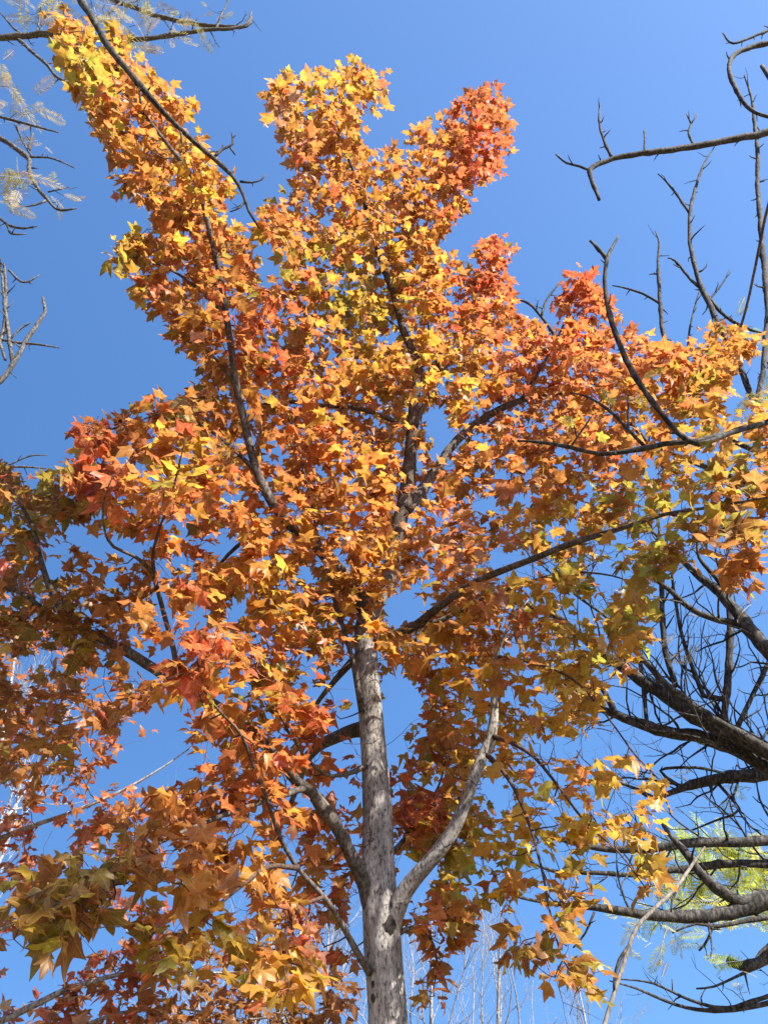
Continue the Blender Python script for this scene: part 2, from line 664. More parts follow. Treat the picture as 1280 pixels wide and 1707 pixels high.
def grow_crown(limbs, outline, holes, dfield, zones, n_targets, leaf_size, spray, avoid, twig_r=.0034, maxlen=.75, upbias=.9, margin=.35,
               density=None, petiole=(.02, .055), sunways=(), extra=()):
    nodes, rads, owner = [], [], []
    for li, lm in enumerate(limbs):
        if not lm.leaf:
            continue
        for q in lm.curve[::2]:
            nodes.append(q[:3]); rads.append(q[3]); owner.append(li)
    nodes = np.array(nodes); rads = np.array(rads); owner = np.array(owner)
    xs = [p[0] for p in outline]; ys = [p[1] for p in outline]
    reg = Region(outline, holes)
    Z0 = np.array([z[:2] for z in zones], float)
    AV = np.array(avoid, float) if len(avoid) else np.zeros((0, 7))
    SW = np.array(sunways, float) if len(sunways) else np.zeros((0, 5))
    D = np.array(dfield, float)

    def field(px, py):
        wt = ((D[:, 0] - px) ** 2 + (D[:, 1] - py) ** 2 + 1500) ** -1.5
        wt /= wt.sum()
        return (wt * D[:, 2]).sum(), (wt * D[:, 3]).sum() * .75

    T = []
    tries = 0
    while len(T) < n_targets and tries < n_targets * 60:
        tries += 1
        px, py = RNG.uniform(min(xs), max(xs)), RNG.uniform(min(ys), max(ys))
        so_, sh_ = reg.at(px, py)
        if so_ < 0 or sh_ > 0:
            continue
        if density is not None and RNG.random() > density(px, py):
            continue
        yc, sp = field(px, py)
        # accept in proportion to the leaves needed per picture area (near sprays cover more)
        y = yc + sp * RNG.uniform(-1, 1)
        t = depth(P(px, py, y))
        if RNG.random() > min(1, (t / 4.2) ** 2 + .08):
            continue
        T.append(P(px, py, y))
    T = np.array(T + list(extra))
    d0 = np.array([np.min(((nodes - p) ** 2).sum(1)) for p in T])
    for ti in np.argsort(d0):
        tp = T[ti]
        d = np.sqrt(((nodes - tp) ** 2).sum(1))
        cost = d * (1 + .35 * (nodes[:, 2] > tp[2] + .05)) + np.where(rads > .02, .12, 0)
        k = int(np.argmin(cost))
        s = nodes[k]
        Ld = d[k]
        li = owner[k]
        lm = limbs[li]
        if Ld < .03:
            tp = tp + unit(RNG.normal(0, 1, 3)) * .08
            Ld = np.linalg.norm(tp - s)
        nseg = max(3, int(Ld / .06))
        out = unit(tp - s)
        bow = unit(np.cross(out, RNG.normal(0, 1, 3))) * Ld * RNG.uniform(.03, .14) + np.array([0, 0, -.06 * Ld])
        tt = np.linspace(0, 1, nseg + 1)
        pts = s + (tp - s) * tt[:, None] + bow * (np.sin(math.pi * tt))[:, None]
        pts[1:-1] += RNG.normal(0, .006 + .012 * Ld, (nseg - 1, 3))
        r0 = min(rads[k] * .8, twig_r * (0.75 + 1.3 * min(Ld, 1.2)))
        rr = r0 + (min(r0, .0014) - r0) * tt
        tube(lm.mb, pts, rr, 5 if r0 > .003 else 4, 1, cap=False)
        nodes = np.concatenate([nodes, pts[1:]])
        rads = np.concatenate([rads, rr[1:]])
        owner = np.concatenate([owner, np.full(nseg, li)])
        # leaves along the outer part of the twig
        nl = RNG.integers(spray[0], spray[1] + 1)
        seglen = min(max(Ld * .7, .12), .38)
        tpx, tpy = proj(tp)
        for q in range(nl):
            back = seglen * (q / nl) ** 1.2
            i = max(0.0, 1 - back / Ld)
            fi = i * nseg
            a = min(int(fi), nseg - 1)
            st = pts[a] + (pts[a + 1] - pts[a]) * (fi - a)
            ax = unit(pts[a + 1] - pts[a])
            for tryk in range(3):
                ra = unit(np.cross(ax, RNG.normal(0, 1, 3)))
                pd = unit(ra * .9 + ax * (.5 if q else 1.2) + np.array([0, 0, .42]))
                pl = RNG.uniform(*petiole)
                size = leaf_size * np.exp(RNG.normal(-.02, .28))
                base = st + pd * pl
                tip = unit(pd * np.array([1, 1, .4]) + RNG.normal(0, .3, 3) + np.array([0, 0, -.28]))
                nrm = unit(np.array([0, 0, upbias]) + SUN * .4 + RNG.normal(0, .5, 3))
                cen = base + tip * size * .45
                c2 = proj(cen)
                rpx = size * FPX / depth(cen) * margin
                x_, y_ = c2
                ok = True
                if -60 < x_ < 1340 and -60 < y_ < 1767:
                    so_, sh_ = reg.at(x_, y_)
                    if so_ < 0:
                        ok = so_ > -12 and RNG.random() < .35
                    elif sh_ > -rpx:
                        ok = RNG.random() < .06
                    elif so_ < rpx * .8:
                        ok = RNG.random() < .6
                    if ok and len(AV):
                        dx, dy = AV[:, 2] - AV[:, 0], AV[:, 3] - AV[:, 1]
                        t_ = np.clip(((x_ - AV[:, 0]) * dx + (y_ - AV[:, 1]) * dy) / (dx * dx + dy * dy), 0, 1)
                        hit = (np.hypot(AV[:, 0] + t_ * dx - x_, AV[:, 1] + t_ * dy - y_) < AV[:, 4] + rpx * 1.5) & (cen[1] < AV[:, 5])
                        if hit.any() and RNG.random() < AV[hit, 6].max():
                            ok = False
                if ok and len(SW):      # the gaps in the crown through which the sun reaches the bark
                    rel = cen - SW[:, :3]
                    al = rel @ SUN
                    off = np.linalg.norm(rel - al[:, None] * SUN, axis=1)
                    hit = (al > .03) & (off < SW[:, 3])
                    if hit.any() and RNG.random() < SW[hit, 4].max():
                        ok = False
                if ok:
                    break
            if not ok:
                continue
            col, edge = colour_at(zones, Z0, x_, y_)
            kk = int(RNG.integers(3)) + (0 if size * FPX / depth(cen) > 40 else 3)
            add_leaf(lm.fol, base, tip, nrm, size, col, edge, kk, st)


# ------------------------------------------------------------------ the orange maple
def build_maple():
    root = thing('maple_tree', 'tall orange and yellow maple with pale grey trunk rising up the middle of the view', 'tree', (0.01, 2.8, 0))
    tr_rows = [(645, 1760, 2.8, 72), (646, 1690, 2.8, 68), (640, 1600, 2.8, 66), (637, 1545, 2.8, 66), (632, 1490, 2.8, 58), (630, 1440, 2.8, 53), (629, 1350, 2.8, 47),
               (624, 1270, 2.8, 43), (618, 1190, 2.8, 41), (612, 1110, 2.8, 38), (608, 1050, 2.81, 35), (624, 1005, 2.82, 32), (648, 960, 2.83, 28), (664, 880, 2.84, 25),
               (675, 830, 2.84, 23), (683, 770, 2.83, 21), (688, 700, 2.81, 19), (693, 650, 2.79, 17), (697, 610, 2.78, 15), (684, 578, 2.76, 13), (672, 550, 2.74, 12),
               (655, 490, 2.70, 11), (630, 420, 2.62, 9), (608, 340, 2.50, 7), (575, 250, 2.35, 5), (545, 190, 2.25, 3.5), (520, 150, 2.2, 2)]
    tc = trace(tr_rows)
    b0 = tc[0]
    foot = crom([(0.015, 2.8, -.1, .115), (0.012, 2.8, .03, .088), (.011, 2.8, .15, .072), tuple(b0)], .03)
    full = np.concatenate([foot[:-1], tc])
    full[:, 3] *= 1 + .03 * np.sin(np.arange(len(full)) * .35)
    mb = MB()
    tube(mb, full[:, :3], full[:, 3], 28, 0, rough=.035)
    mb.build('trunk', [M_TRUNK], root)
    # branch scars and a hollow on the trunk
    for (px, py, dy, rx, rz) in [(652, 1541, -.058, .018, .026), (617, 1663, -.050, .008, .012), (619, 1640, -.05, .006, .008)]:
        c = P(px, py, 2.8 + dy)
        sb = MB()
        nn = 12
        # nearest trunk axis point gives the outward direction
        ai = np.argmin(((full[:, :3] - c) ** 2).sum(1))
        ctr = full[ai, :3]
        o_ = unit((c - ctr) * np.array([1, 1, 0]))
        c = np.array([*(ctr[:2] + o_[:2] * full[ai, 3] * .99), c[2]])
        s_ = np.cross(o_, (0, 0, 1))
        rings = []
        for (k, off) in ((1.3, -.008), (1.0, .0005), (.75, .0025), (.4, .003)):
            a = np.linspace(0, 2 * math.pi, nn, endpoint=False)
            jit = 1 + RNG.normal(0, .16, nn)
            rings.append(c + o_ * off + (np.cos(a) * rx * k * jit)[:, None] * s_ + (np.sin(a) * rz * k * jit)[:, None] * np.array([0, 0, 1.0]))
        rings.append(np.array([c + o_ * .003]))
        v = np.concatenate(rings)
        f = []
        for r_ in range(3):
            for k in range(nn):
                k2 = (k + 1) % nn
                f.append((r_ * nn + k, r_ * nn + k2, (r_ + 1) * nn + k2, (r_ + 1) * nn + k))
        f += [(3 * nn + k, 3 * nn + (k + 1) % nn, 4 * nn) for k in range(nn)]
        sb.add(v, f)
        sb.build('branch_scar', [M_SCAR], root)

    L = [
        # upper left arm reaching over the camera
        ('arm', [(612, 1020, 2.81, 30), (565, 950, 2.72, 27), (520, 900, 2.6, 24), (490, 877, 2.5, 23), (458, 843, 2.42, 20), (430, 785, 2.35, 17), (410, 710, 2.28, 15), (395, 640, 2.2, 14),
                 (380, 540, 2.08, 13), (365, 450, 1.97, 12), (347, 375, 1.87, 11), (327, 305, 1.78, 9), (275, 235, 1.68, 7), (205, 150, 1.6, 5), (150, 95, 1.56, 4), (115, 55, 1.53, 2.5)]),
        # right ascending limb, plus an unseen tail added to carry the shading sprays
        ('right', [(672, 850, 2.84, 20), (690, 832, 2.86, 21), (720, 790, 2.92, 19), (760, 735, 2.98, 17), (810, 695, 3.02, 15), (868, 668, 3.04, 12), (930, 655, 3.04, 8), (1010, 645, 3.0, 6),
                   (1100, 620, 2.9, 5), (1220, 575, 2.75, 4.5)], [(1.95, 2.2, 5.35, .009), (2.0, 1.6, 5.5, .008), (1.75, 1.0, 5.45, .007), (1.35, .6, 5.1, .006), (1.0, .45, 4.6, .005), (.75, .35, 4.0, .004), (.6, .3, 3.6, .002)]),
        # long right branch towards the camera
        ('long', [(616, 1075, 2.8, 18), (655, 1058, 2.78, 17), (695, 1040, 2.74, 16), (730, 1012, 2.66, 15), (790, 972, 2.54, 14), (870, 940, 2.4, 13), (960, 905, 2.25, 12), (1040, 880, 2.12, 10),
                  (1110, 857, 2.0, 8), (1190, 845, 1.88, 6), (1275, 830, 1.76, 4), (1340, 822, 1.7, 2)]),
        ('long_low', [(695, 1042, 2.74, 9), (735, 1035, 2.72, 9), (800, 1000, 2.68, 8), (870, 975, 2.62, 6.5), (940, 955, 2.55, 5), (1020, 960, 2.45, 3.5), (1080, 985, 2.35, 2)]),
        # low right limb, forked from the trunk
        ('fork', [(642, 1620, 2.8, 24), (648, 1565, 2.79, 32), (660, 1520, 2.77, 33), (678, 1484, 2.745, 28), (705, 1450, 2.71, 25), (738, 1415, 2.69, 24), (768, 1362, 2.67, 22), (788, 1305, 2.65, 20), (803, 1262, 2.64, 18),
                  (818, 1228, 2.63, 19), (824, 1180, 2.62, 14), (822, 1135, 2.6, 10), (828, 1095, 2.58, 7), (850, 1040, 2.52, 4), (880, 1000, 2.48, 2)]),
        # left limb leaving the trunk low with a broken knot
        ('low_left', [(630, 1560, 2.8, 20), (616, 1500, 2.78, 25), (603, 1455, 2.74, 23), (580, 1408, 2.68, 20), (560, 1368, 2.63, 21), (546, 1350, 2.61, 25), (524, 1320, 2.58, 18), (497, 1302, 2.55, 18), (475, 1275, 2.52, 17),
                      (430, 1225, 2.5, 19), (370, 1178, 2.48, 18), (300, 1135, 2.46, 19), (262, 1112, 2.46, 17), (215, 1083, 2.46, 17), (170, 1062, 2.46, 15), (132, 1045, 2.46, 14), (85, 1022, 2.46, 9),
                      (35, 988, 2.46, 6), (-20, 972, 2.46, 4), (-80, 960, 2.5, 2)]),
        ('low_left_fork', [(135, 1046, 2.46, 13), (105, 1018, 2.42, 12), (82, 975, 2.38, 11), (66, 925, 2.34, 10), (55, 880, 2.3, 8), (30, 835, 2.3, 5), (5, 800, 2.3, 3), (-30, 770, 2.3, 2)]),
        ('arch', [(615, 1215, 2.84, 20), (588, 1220, 2.88, 19), (560, 1231, 2.96, 18), (527, 1248, 3.06, 17), (508, 1272, 3.16, 15), (500, 1300, 3.25, 11), (480, 1350, 3.32, 7), (450, 1390, 3.36, 3)]),
        ('side', [(608, 1085, 2.82, 15), (585, 1105, 2.88, 13), (560, 1132, 2.96, 11), (533, 1165, 3.06, 9), (510, 1200, 3.16, 7), (480, 1230, 3.24, 4), (440, 1250, 3.3, 2)]),
        # thin front stem curving from the lower trunk
        ('front', [(615, 1620, 2.76, 12), (600, 1597, 2.70, 12), (580, 1560, 2.64, 11), (548, 1505, 2.54, 10), (495, 1445, 2.44, 9), (465, 1390, 2.36, 8), (445, 1330, 2.28, 7), (420, 1270, 2.2, 6),
                   (402, 1225, 2.12, 5.5), (370, 1190, 2.02, 5), (340, 1150, 1.92, 4.5), (330, 1100, 1.82, 3), (335, 1060, 1.75, 2)]),
        ('beside', [(603, 1185, 2.76, 9), (592, 1120, 2.72, 10), (577, 1062, 2.69, 9), (556, 995, 2.66, 8), (545, 945, 2.63, 6.5), (528, 885, 2.6, 5), (515, 820, 2.56, 3.5), (500, 760, 2.5, 2)]),
        ('across', [(685, 718, 2.8, 8), (640, 694, 2.76, 8), (590, 680, 2.74, 8), (540, 676, 2.74, 8), (490, 670, 2.72, 8), (445, 673, 2.7, 5), (390, 665, 2.66, 3), (330, 655, 2.62, 2)]),
        ('upper_right', [(692, 712, 2.8, 9), (705, 680, 2.8, 8), (722, 645, 2.8, 7.5), (738, 622, 2.8, 6), (760, 585, 2.8, 5), (790, 530, 2.8, 4), (812, 470, 2.8, 3), (828, 405, 2.78, 2)]),
        ('crest', [(736, 625, 2.8, 6), (722, 580, 2.78, 6), (712, 520, 2.76, 6), (708, 440, 2.72, 5.5), (712, 370, 2.68, 5), (728, 290, 2.62, 4), (760, 220, 2.55, 3), (808, 145, 2.5, 2)]),
        ('left_low', [(492, 878, 2.5, 11), (455, 868, 2.54, 9), (420, 892, 2.6, 8), (380, 925, 2.66, 7), (340, 975, 2.74, 5), (310, 1015, 2.8, 3), (290, 1060, 2.84, 2)]),
        ('upright', [(298, 1128, 2.46, 9), (290, 1085, 2.40, 9), (275, 1030, 2.32, 9), (262, 980, 2.22, 8.5), (250, 950, 2.14, 8), (225, 928, 2.06, 7), (190, 912, 1.96, 6), (175, 885, 1.88, 5), (172, 840, 1.8, 3.5), (190, 790, 1.72, 2)]),
        ('upright_fork', [(262, 980, 2.22, 7), (255, 930, 2.1, 6), (265, 885, 1.95, 5), (285, 830, 1.8, 4), (300, 770, 1.7, 3), (310, 730, 1.65, 2)]),
        ('near_low', [(497, 1447, 2.44, 8), (448, 1445, 2.34, 8), (400, 1480, 2.22, 7), (350, 1522, 2.1, 6), (297, 1567, 1.98, 4), (250, 1600, 1.9, 2)]),
        ('near_left', [(512, 1312, 2.57, 10), (460, 1330, 2.46, 9), (410, 1345, 2.34, 8.5), (340, 1372, 2.18, 8), (272, 1402, 2.02, 7), (205, 1445, 1.86, 6), (140, 1485, 1.74, 5), (70, 1518, 1.66, 4), (0, 1545, 1.6, 3), (-60, 1565, 1.58, 2)]),
        ('hang_left', [(540, 1495, 2.52, 6), (505, 1510, 2.4, 5), (480, 1545, 2.26, 4.5), (472, 1590, 2.1, 4), (478, 1640, 1.95, 2.5)]),
        ('hang_mid', [(655, 1560, 2.78, 9), (690, 1545, 2.8, 7), (715, 1560, 2.82, 5), (728, 1600, 2.82, 4), (722, 1655, 2.8, 2)]),
        ('hang_right', [(822, 1228, 2.62, 8), (850, 1237, 2.58, 7), (890, 1262, 2.5, 6.5), (930, 1310, 2.42, 6), (975, 1370, 2.34, 5), (1030, 1420, 2.26, 4), (1075, 1480, 2.2, 2.5)]),
        ('hang_far', [(812, 1258, 2.62, 8), (848, 1300, 2.56, 7), (880, 1370, 2.48, 6), (903, 1450, 2.36, 5), (918, 1530, 2.24, 4), (938, 1600, 2.1, 3.5), (965, 1640, 2.0, 2)]),
        ('reach', [(830, 1095, 2.57, 6), (890, 1105, 2.55, 5.5), (950, 1130, 2.5, 5), (1000, 1180, 2.44, 4), (1060, 1260, 2.38, 3), (1110, 1310, 2.32, 2)]),
        ('bump', [(868, 668, 3.04, 8), (900, 615, 3.0, 6), (925, 570, 2.96, 5), (948, 520, 2.92, 3.5), (965, 470, 2.9, 2)]),
        ('corner', [(1115, 856, 2.0, 6), (1170, 865, 1.86, 5), (1215, 895, 1.7, 4), (1245, 930, 1.56, 2)]),
        ('upper_left', [(378, 530, 2.07, 7), (340, 490, 2.0, 6), (300, 458, 1.95, 5), (250, 435, 1.9, 4), (205, 425, 1.87, 2)]),
        ('left_mid', [(398, 650, 2.21, 7), (370, 610, 2.16, 5), (335, 575, 2.12, 4), (290, 545, 2.1, 2)]),
        ('left_shoulder', [(430, 788, 2.35, 8), (385, 745, 2.3, 6), (330, 705, 2.24, 5), (270, 690, 2.18, 4), (200, 715, 2.1, 3), (145, 712, 2.05, 2)]),
        ('lower_front', [(616, 1275, 2.78, 9), (580, 1290, 2.7, 8), (540, 1290, 2.6, 6), (500, 1250, 2.5, 5), (470, 1200, 2.42, 4), (440, 1150, 2.35, 3), (420, 1110, 2.3, 2)]),
        ('right_low_twig', [(648, 1430, 2.79, 9), (680, 1390, 2.85, 7), (710, 1350, 2.95, 6), (735, 1300, 3.05, 4), (745, 1250, 3.1, 2)]),
    ]
    limbs = []
    for key, rows, *more in L:
        lm = Limb(key, rows, beyond=more[0] if more else ())
        c = lm.curve
        if key not in ('fork', 'arch', 'low_left'):
            c[:, 3] *= .84
        c[:, 3] = np.maximum(c[:, 3], .0011)
        flare = np.linspace(0, 1, len(c)) * len(c)
        c[:, 3] *= 1 + (.0 if key in ('fork', 'low_left') else .45) * np.exp(-flare / 3.0)
        c = wobble(c, .06)
        lm.curve = c
        big = c[0, 3] > .012
        tube(lm.mb, c[:, :3], c[:, 3], 16 if big else 8, 0 if c[0, 3] > .010 else 1, rough=.05 if big else .03)
        limbs.append(lm)
    trunk_l = Limb('leader', tr_rows[18:])
    trunk_l.curve = tc[int(len(tc) * .62):]
    limbs.append(trunk_l)

    outline = [(85, 30), (105, 20), (150, 40), (200, 52), (235, 95), (265, 128), (292, 150), (320, 172), (324, 205), (345, 250), (388, 292), (380, 340), (402, 378), (436, 430), (440, 470),
               (480, 470), (462, 420), (428, 375), (430, 342), (478, 340), (490, 290), (468, 250), (455, 220), (440, 160), (455, 122), (500, 120), (560, 112), (600, 108), (640, 116), (650, 155),
               (632, 192), (602, 192), (598, 240), (640, 255), (662, 230), (665, 196), (700, 197), (730, 207), (755, 177), (775, 156), (800, 148), (810, 122), (850, 148), (846, 190), (854, 240),
               (832, 296), (782, 312), (785, 350), (752, 380), (735, 410), (762, 440), (788, 430), (794, 410), (830, 382), (852, 420), (837, 450), (852, 480), (858, 512), (880, 530), (905, 540),
               (924, 552), (926, 480), (960, 452), (992, 458), (1012, 500), (1038, 528), (1055, 548), (1100, 552), (1150, 566), (1200, 543), (1240, 540), (1266, 560), (1254, 592), (1222, 612), (1230, 655),
               (1300, 690), (1330, 860), (1280, 935), (1252, 990), (1208, 966), (1196, 905), (1152, 905), (1146, 950), (1103, 935), (1085, 1000), (1084, 1050), (1078, 1088), (1048, 1090), (1052, 1144), (1004, 1155),
               (1004, 1200), (1048, 1228), (1082, 1268), (1138, 1300), (1114, 1340), (1134, 1380), (1108, 1400), (1112, 1450), (1088, 1556), (1040, 1505), (990, 1505), (962, 1540), (964, 1570), (1004, 1600), (1008, 1674),
               (950, 1664), (912, 1654), (896, 1604), (838, 1604), (846, 1540), (828, 1495), (800, 1502), (778, 1560), (764, 1584), (744, 1640), (734, 1692), (690, 1692), (680, 1560), (640, 1480), (605, 1500), (600, 1620), (560, 1600),
               (525, 1660), (490, 1678), (455, 1685), (400, 1662), (340, 1640), (250, 1652), (218, 1622), (228, 1574), (180, 1545), (100, 1604), (60, 1596), (-40, 1580), (-40, 1470), (60, 1448), (130, 1398), (200, 1356), (230, 1328),
               (270, 1318), (300, 1280), (318, 1240), (300, 1210), (312, 1172), (255, 1165), (225, 1250), (195, 1220), (150, 1190), (120, 1290), (60, 1320), (-40, 1290), (-60, 760), (0, 764), (40, 808), (100, 788), (130, 750), (122, 708), (150, 692),
               (200, 708), (240, 650), (300, 660), (342, 640), (346, 600), (310, 582), (276, 574), (284, 530), (236, 526), (238, 500), (214, 470), (172, 440), (178, 412), (220, 392), (262, 393), (270, 370), (240, 332), (203, 322),
               (193, 290), (173, 272), (178, 240), (143, 207), (148, 185), (122, 170), (133, 150), (113, 130), (93, 80)]
    holes = [
        [(638, 1095), (668, 1120), (705, 1165), (700, 1195), (672, 1215), (676, 1255), (660, 1300), (648, 1270)],
        [(555, 1125), (596, 1110), (600, 1215), (560, 1215)],
        [(215, 1195), (300, 1212), (322, 1255), (305, 1290), (215, 1310), (180, 1290)],
        [(290, 925), (330, 930), (325, 965), (285, 960)], [(368, 885), (402, 885), (398, 935), (372, 930)], [(385, 998), (415, 995), (410, 1025), (388, 1025)],
        [(704, 692), (728, 676), (742, 700), (765, 745), (752, 790), (735, 770), (716, 735)],
        [(795, 838), (812, 845), (812, 880), (797, 865)], [(640, 1000), (700, 975), (720, 1000), (690, 1035), (650, 1040)],
        [(815, 925), (880, 915), (890, 955), (830, 965)], [(925, 990), (985, 1000), (975, 1030), (930, 1020)], [(1000, 940), (1040, 960), (1030, 985), (1000, 975)],
        [(825, 780), (845, 785), (842, 810), (826, 805)], [(930, 740), (950, 755), (940, 775), (925, 765)],
        [(1215, 660), (1255, 690), (1240, 705), (1210, 685)],
        [(665, 1580), (690, 1590), (685, 1620), (664, 1620)],
        [(430, 440), (470, 440), (478, 468), (440, 472)],
        [(200, 895), (232, 905), (228, 940), (205, 930)], [(70, 920), (110, 915), (100, 965), (75, 960)], [(205, 1080), (240, 1085), (260, 1125), (220, 1130)],
        [(60, 1075), (120, 1085), (110, 1110), (70, 1110)], [(130, 1115), (175, 1120), (180, 1160), (140, 1165)],
        [(20, 1095), (60, 1120), (40, 1150), (15, 1140)],
        [(910, 1345), (935, 1350), (930, 1385), (908, 1380)], [(860, 1500), (895, 1490), (890, 1560), (862, 1560)], [(1000, 1440), (1050, 1430), (1050, 1470), (1010, 1480)],
        [(690, 1440), (720, 1440), (715, 1475), (690, 1480)], [(590, 1500), (604, 1510), (604, 1590), (585, 1560)],
        [(965, 1215), (1000, 1225), (990, 1260), (960, 1250)], [(200, 1480), (225, 1490), (215, 1530), (195, 1520)], [(390, 1480), (420, 1490), (410, 1520), (385, 1510)],
        [(500, 1100), (530, 1110), (520, 1150), (500, 1140)], [(555, 1540), (590, 1570), (580, 1590), (550, 1570)],
    ]
    df = [(100, 60, 1.55, .12), (220, 170, 1.66, .2), (330, 300, 1.8, .28), (380, 500, 2.1, .4), (200, 430, 1.88, .15), (550, 160, 2.2, .25), (800, 200, 2.52, .25), (600, 350, 2.6, .5), (830, 420, 2.78, .15),
          (650, 520, 2.8, .55), (650, 700, 3.05, .75), (500, 600, 2.75, .65), (450, 760, 2.6, .5), (900, 650, 3.0, .6), (960, 480, 2.9, .2), (1200, 640, 2.7, .4), (1100, 750, 2.5, .5), (1200, 800, 1.95, .3), (1240, 940, 1.55, .08),
          (1000, 1000, 2.25, .4), (900, 1130, 2.7, .6), (1000, 1300, 2.45, .35), (950, 1450, 2.35, .35), (950, 1640, 2.0, .12), (700, 1000, 2.75, .55), (850, 850, 2.75, .6), (720, 1300, 3.15, .5), (760, 1450, 2.85, .4), (720, 1620, 2.82, .15),
          (250, 800, 1.72, .2), (180, 740, 2.0, .25), (320, 1085, 1.72, .12), (100, 1000, 2.6, .4), (60, 850, 2.4, .4), (150, 900, 2.3, .4), (60, 1200, 2.7, .4), (60, 1520, 1.66, .15), (200, 1480, 1.85, .2), (300, 1450, 2.05, .3), (300, 1600, 1.95, .15), (480, 1640, 1.95, .12),
          (450, 1250, 2.5, .5), (560, 1400, 3.0, .4), (540, 1560, 2.9, .3), (450, 1000, 2.6, .5), (420, 1420, 2.5, .4)]
    zones = [(100, 40, 'AO'), (130, 110, 'YLGA'), (230, 170, 'OQA'), (190, 250, 'OBA'), (250, 330, 'OB'), (330, 290, 'AYO'), (200, 430, 'YLA'), (300, 450, 'OQ'), (330, 530, 'OAB'), (550, 150, 'AOY'), (460, 200, 'PAB'), (560, 260, 'OAQ'), (600, 350, 'OAQ'), (700, 270, 'OQA'),
             (800, 180, 'QOR'), (800, 260, 'QR'), (830, 430, 'RQ'), (760, 500, 'QRO'), (620, 430, 'YAO'), (590, 480, 'YL'), (660, 520, 'YLA'), (720, 440, 'AO'), (450, 560, 'QOR'), (480, 420, 'OLQ'), (540, 620, 'QOA'), (600, 600, 'AOY'), (750, 600, 'AOY'), (850, 560, 'OQ'), (900, 560, 'QOR'),
             (960, 480, 'RQ'), (1100, 600, 'OQ'), (1050, 680, 'OA'), (980, 620, 'QO'), (900, 720, 'QBO'), (1000, 760, 'OQB'), (1180, 640, 'OAL'), (1230, 580, 'OA'), (1180, 740, 'LAO'), (1230, 850, 'LB'), (1240, 940, 'BO'), (1000, 930, 'LYG'), (1060, 1020, 'LGO'), (1080, 850, 'ALG'),
             (950, 900, 'AOL'), (880, 840, 'AOY'), (750, 920, 'PQO'), (650, 930, 'OA'), (800, 820, 'OQB'), (700, 1080, 'OA'), (830, 1060, 'OQB'), (950, 1080, 'YLA'), (850, 1160, 'AYO'), (820, 1270, 'AYYO'), (900, 1220, 'YYA'), (780, 1120, 'OAY'), (860, 1400, 'YYA'), (930, 1370, 'YAG'), (760, 1290, 'AYO'), (1000, 1290, 'YAO'), (1080, 1330, 'AOY'), (960, 1150, 'YA'), (750, 1230, 'OQA'), (700, 1340, 'RQ'), (770, 1420, 'YLG'), (850, 1330, 'AOY'),
             (950, 1280, 'AOQ'), (1050, 1370, 'YAL'), (1000, 1450, 'LAB'), (930, 1600, 'LB'), (980, 1650, 'LO'), (720, 1580, 'QBO'), (450, 980, 'AOY'), (540, 900, 'OQA'), (400, 1060, 'OA'), (330, 1080, 'RQ'), (430, 1150, 'AOL'), (420, 1090, 'QO'), (450, 1280, 'OQ'), (520, 1230, 'RQO'),
             (560, 1350, 'OQ'), (300, 1380, 'BO'), (350, 1450, 'AOB'), (150, 1480, 'BL'), (100, 1560, 'LB'), (480, 1640, 'YA'), (350, 1600, 'YLA'), (540, 1560, 'QRP'), (450, 1480, 'AO'), (80, 850, 'BL'), (150, 960, 'BO'), (170, 790, 'RQ'), (150, 700, 'RB'), (230, 740, 'QO'), (300, 770, 'YA'),
             (330, 840, 'QO'), (240, 870, 'OQA'), (240, 1010, 'BO'), (100, 1030, 'BL'), (60, 1200, 'BO'), (400, 1300, 'OQ'), (500, 730, 'QO'), (650, 800, 'QOA'), (570, 760, 'OQA'), (300, 640, 'BL'), (400, 680, 'BO')]
    avoid = []

    def av(rows, pr_, extra=0):
        for (a, b, y0, w0), (c, d, y1, w1) in zip(rows, rows[1:]):
            avoid.append((a, b, c, d, max(w0, w1) / 2 + extra, max(y0, y1) + (.12 if pr_ == 1 else .05), pr_))
    av(tr_rows[1:3], 1, 2)
    av(tr_rows[2:7], 1, 4)
    av(tr_rows[6:10], 1, 4)
    av(tr_rows[9:13], .55)
    av(tr_rows[13:20], .93)
    av(tr_rows[20:23], .75)
    av(L[0][1][4:11], .9)
    av(L[1][1][1:6], .9)
    av(L[2][1][2:8], .85)
    av(L[4][1][1:9], .95, 2)
    av(L[5][1][3:8], .8)
    av(L[5][1][10:15], .35)
    av(L[7][1][:4], .9)
    av(L[8][1][:4], .9)
    av(L[9][1][:6], .85)
    av(L[10][1][:4], .85)
    av(L[11][1][1:5], .8)
    av(L[15][1][1:6], .85)
    sunways = []
    for rows, pr_, rr_ in ((tr_rows[6:10], .88, .09), (tr_rows[:2], .9, .06), (L[4][1][4:9], .98, .105), (L[5][1][3:6], .85, .06), (L[5][1][10:13], .7, .05)):
        c_ = trace(rows)
        for q in c_[::2]:
            sunways.append((*q[:3], rr_, pr_))
    for q in ((850, 1160, 2.7), (780, 1230, 2.9), (900, 1080, 2.6), (960, 1130, 2.5), (880, 1290, 2.6), (960, 1340, 2.45), (720, 1330, 3.0), (800, 1400, 2.8), (830, 1050, 2.7)):
        sunways.append((*P(*q), .21, .8))
    for q in ((250, 800, 1.72), (200, 790, 1.75), (320, 840, 1.7), (300, 760, 1.7), (330, 1085, 1.72), (400, 1120, 1.9), (380, 1070, 1.8), (480, 1640, 1.95)):
        sunways.append((*P(*q), .16, .9))
    # unseen sprays added toward the sun to shade the low left boughs and trunk
    extra = []
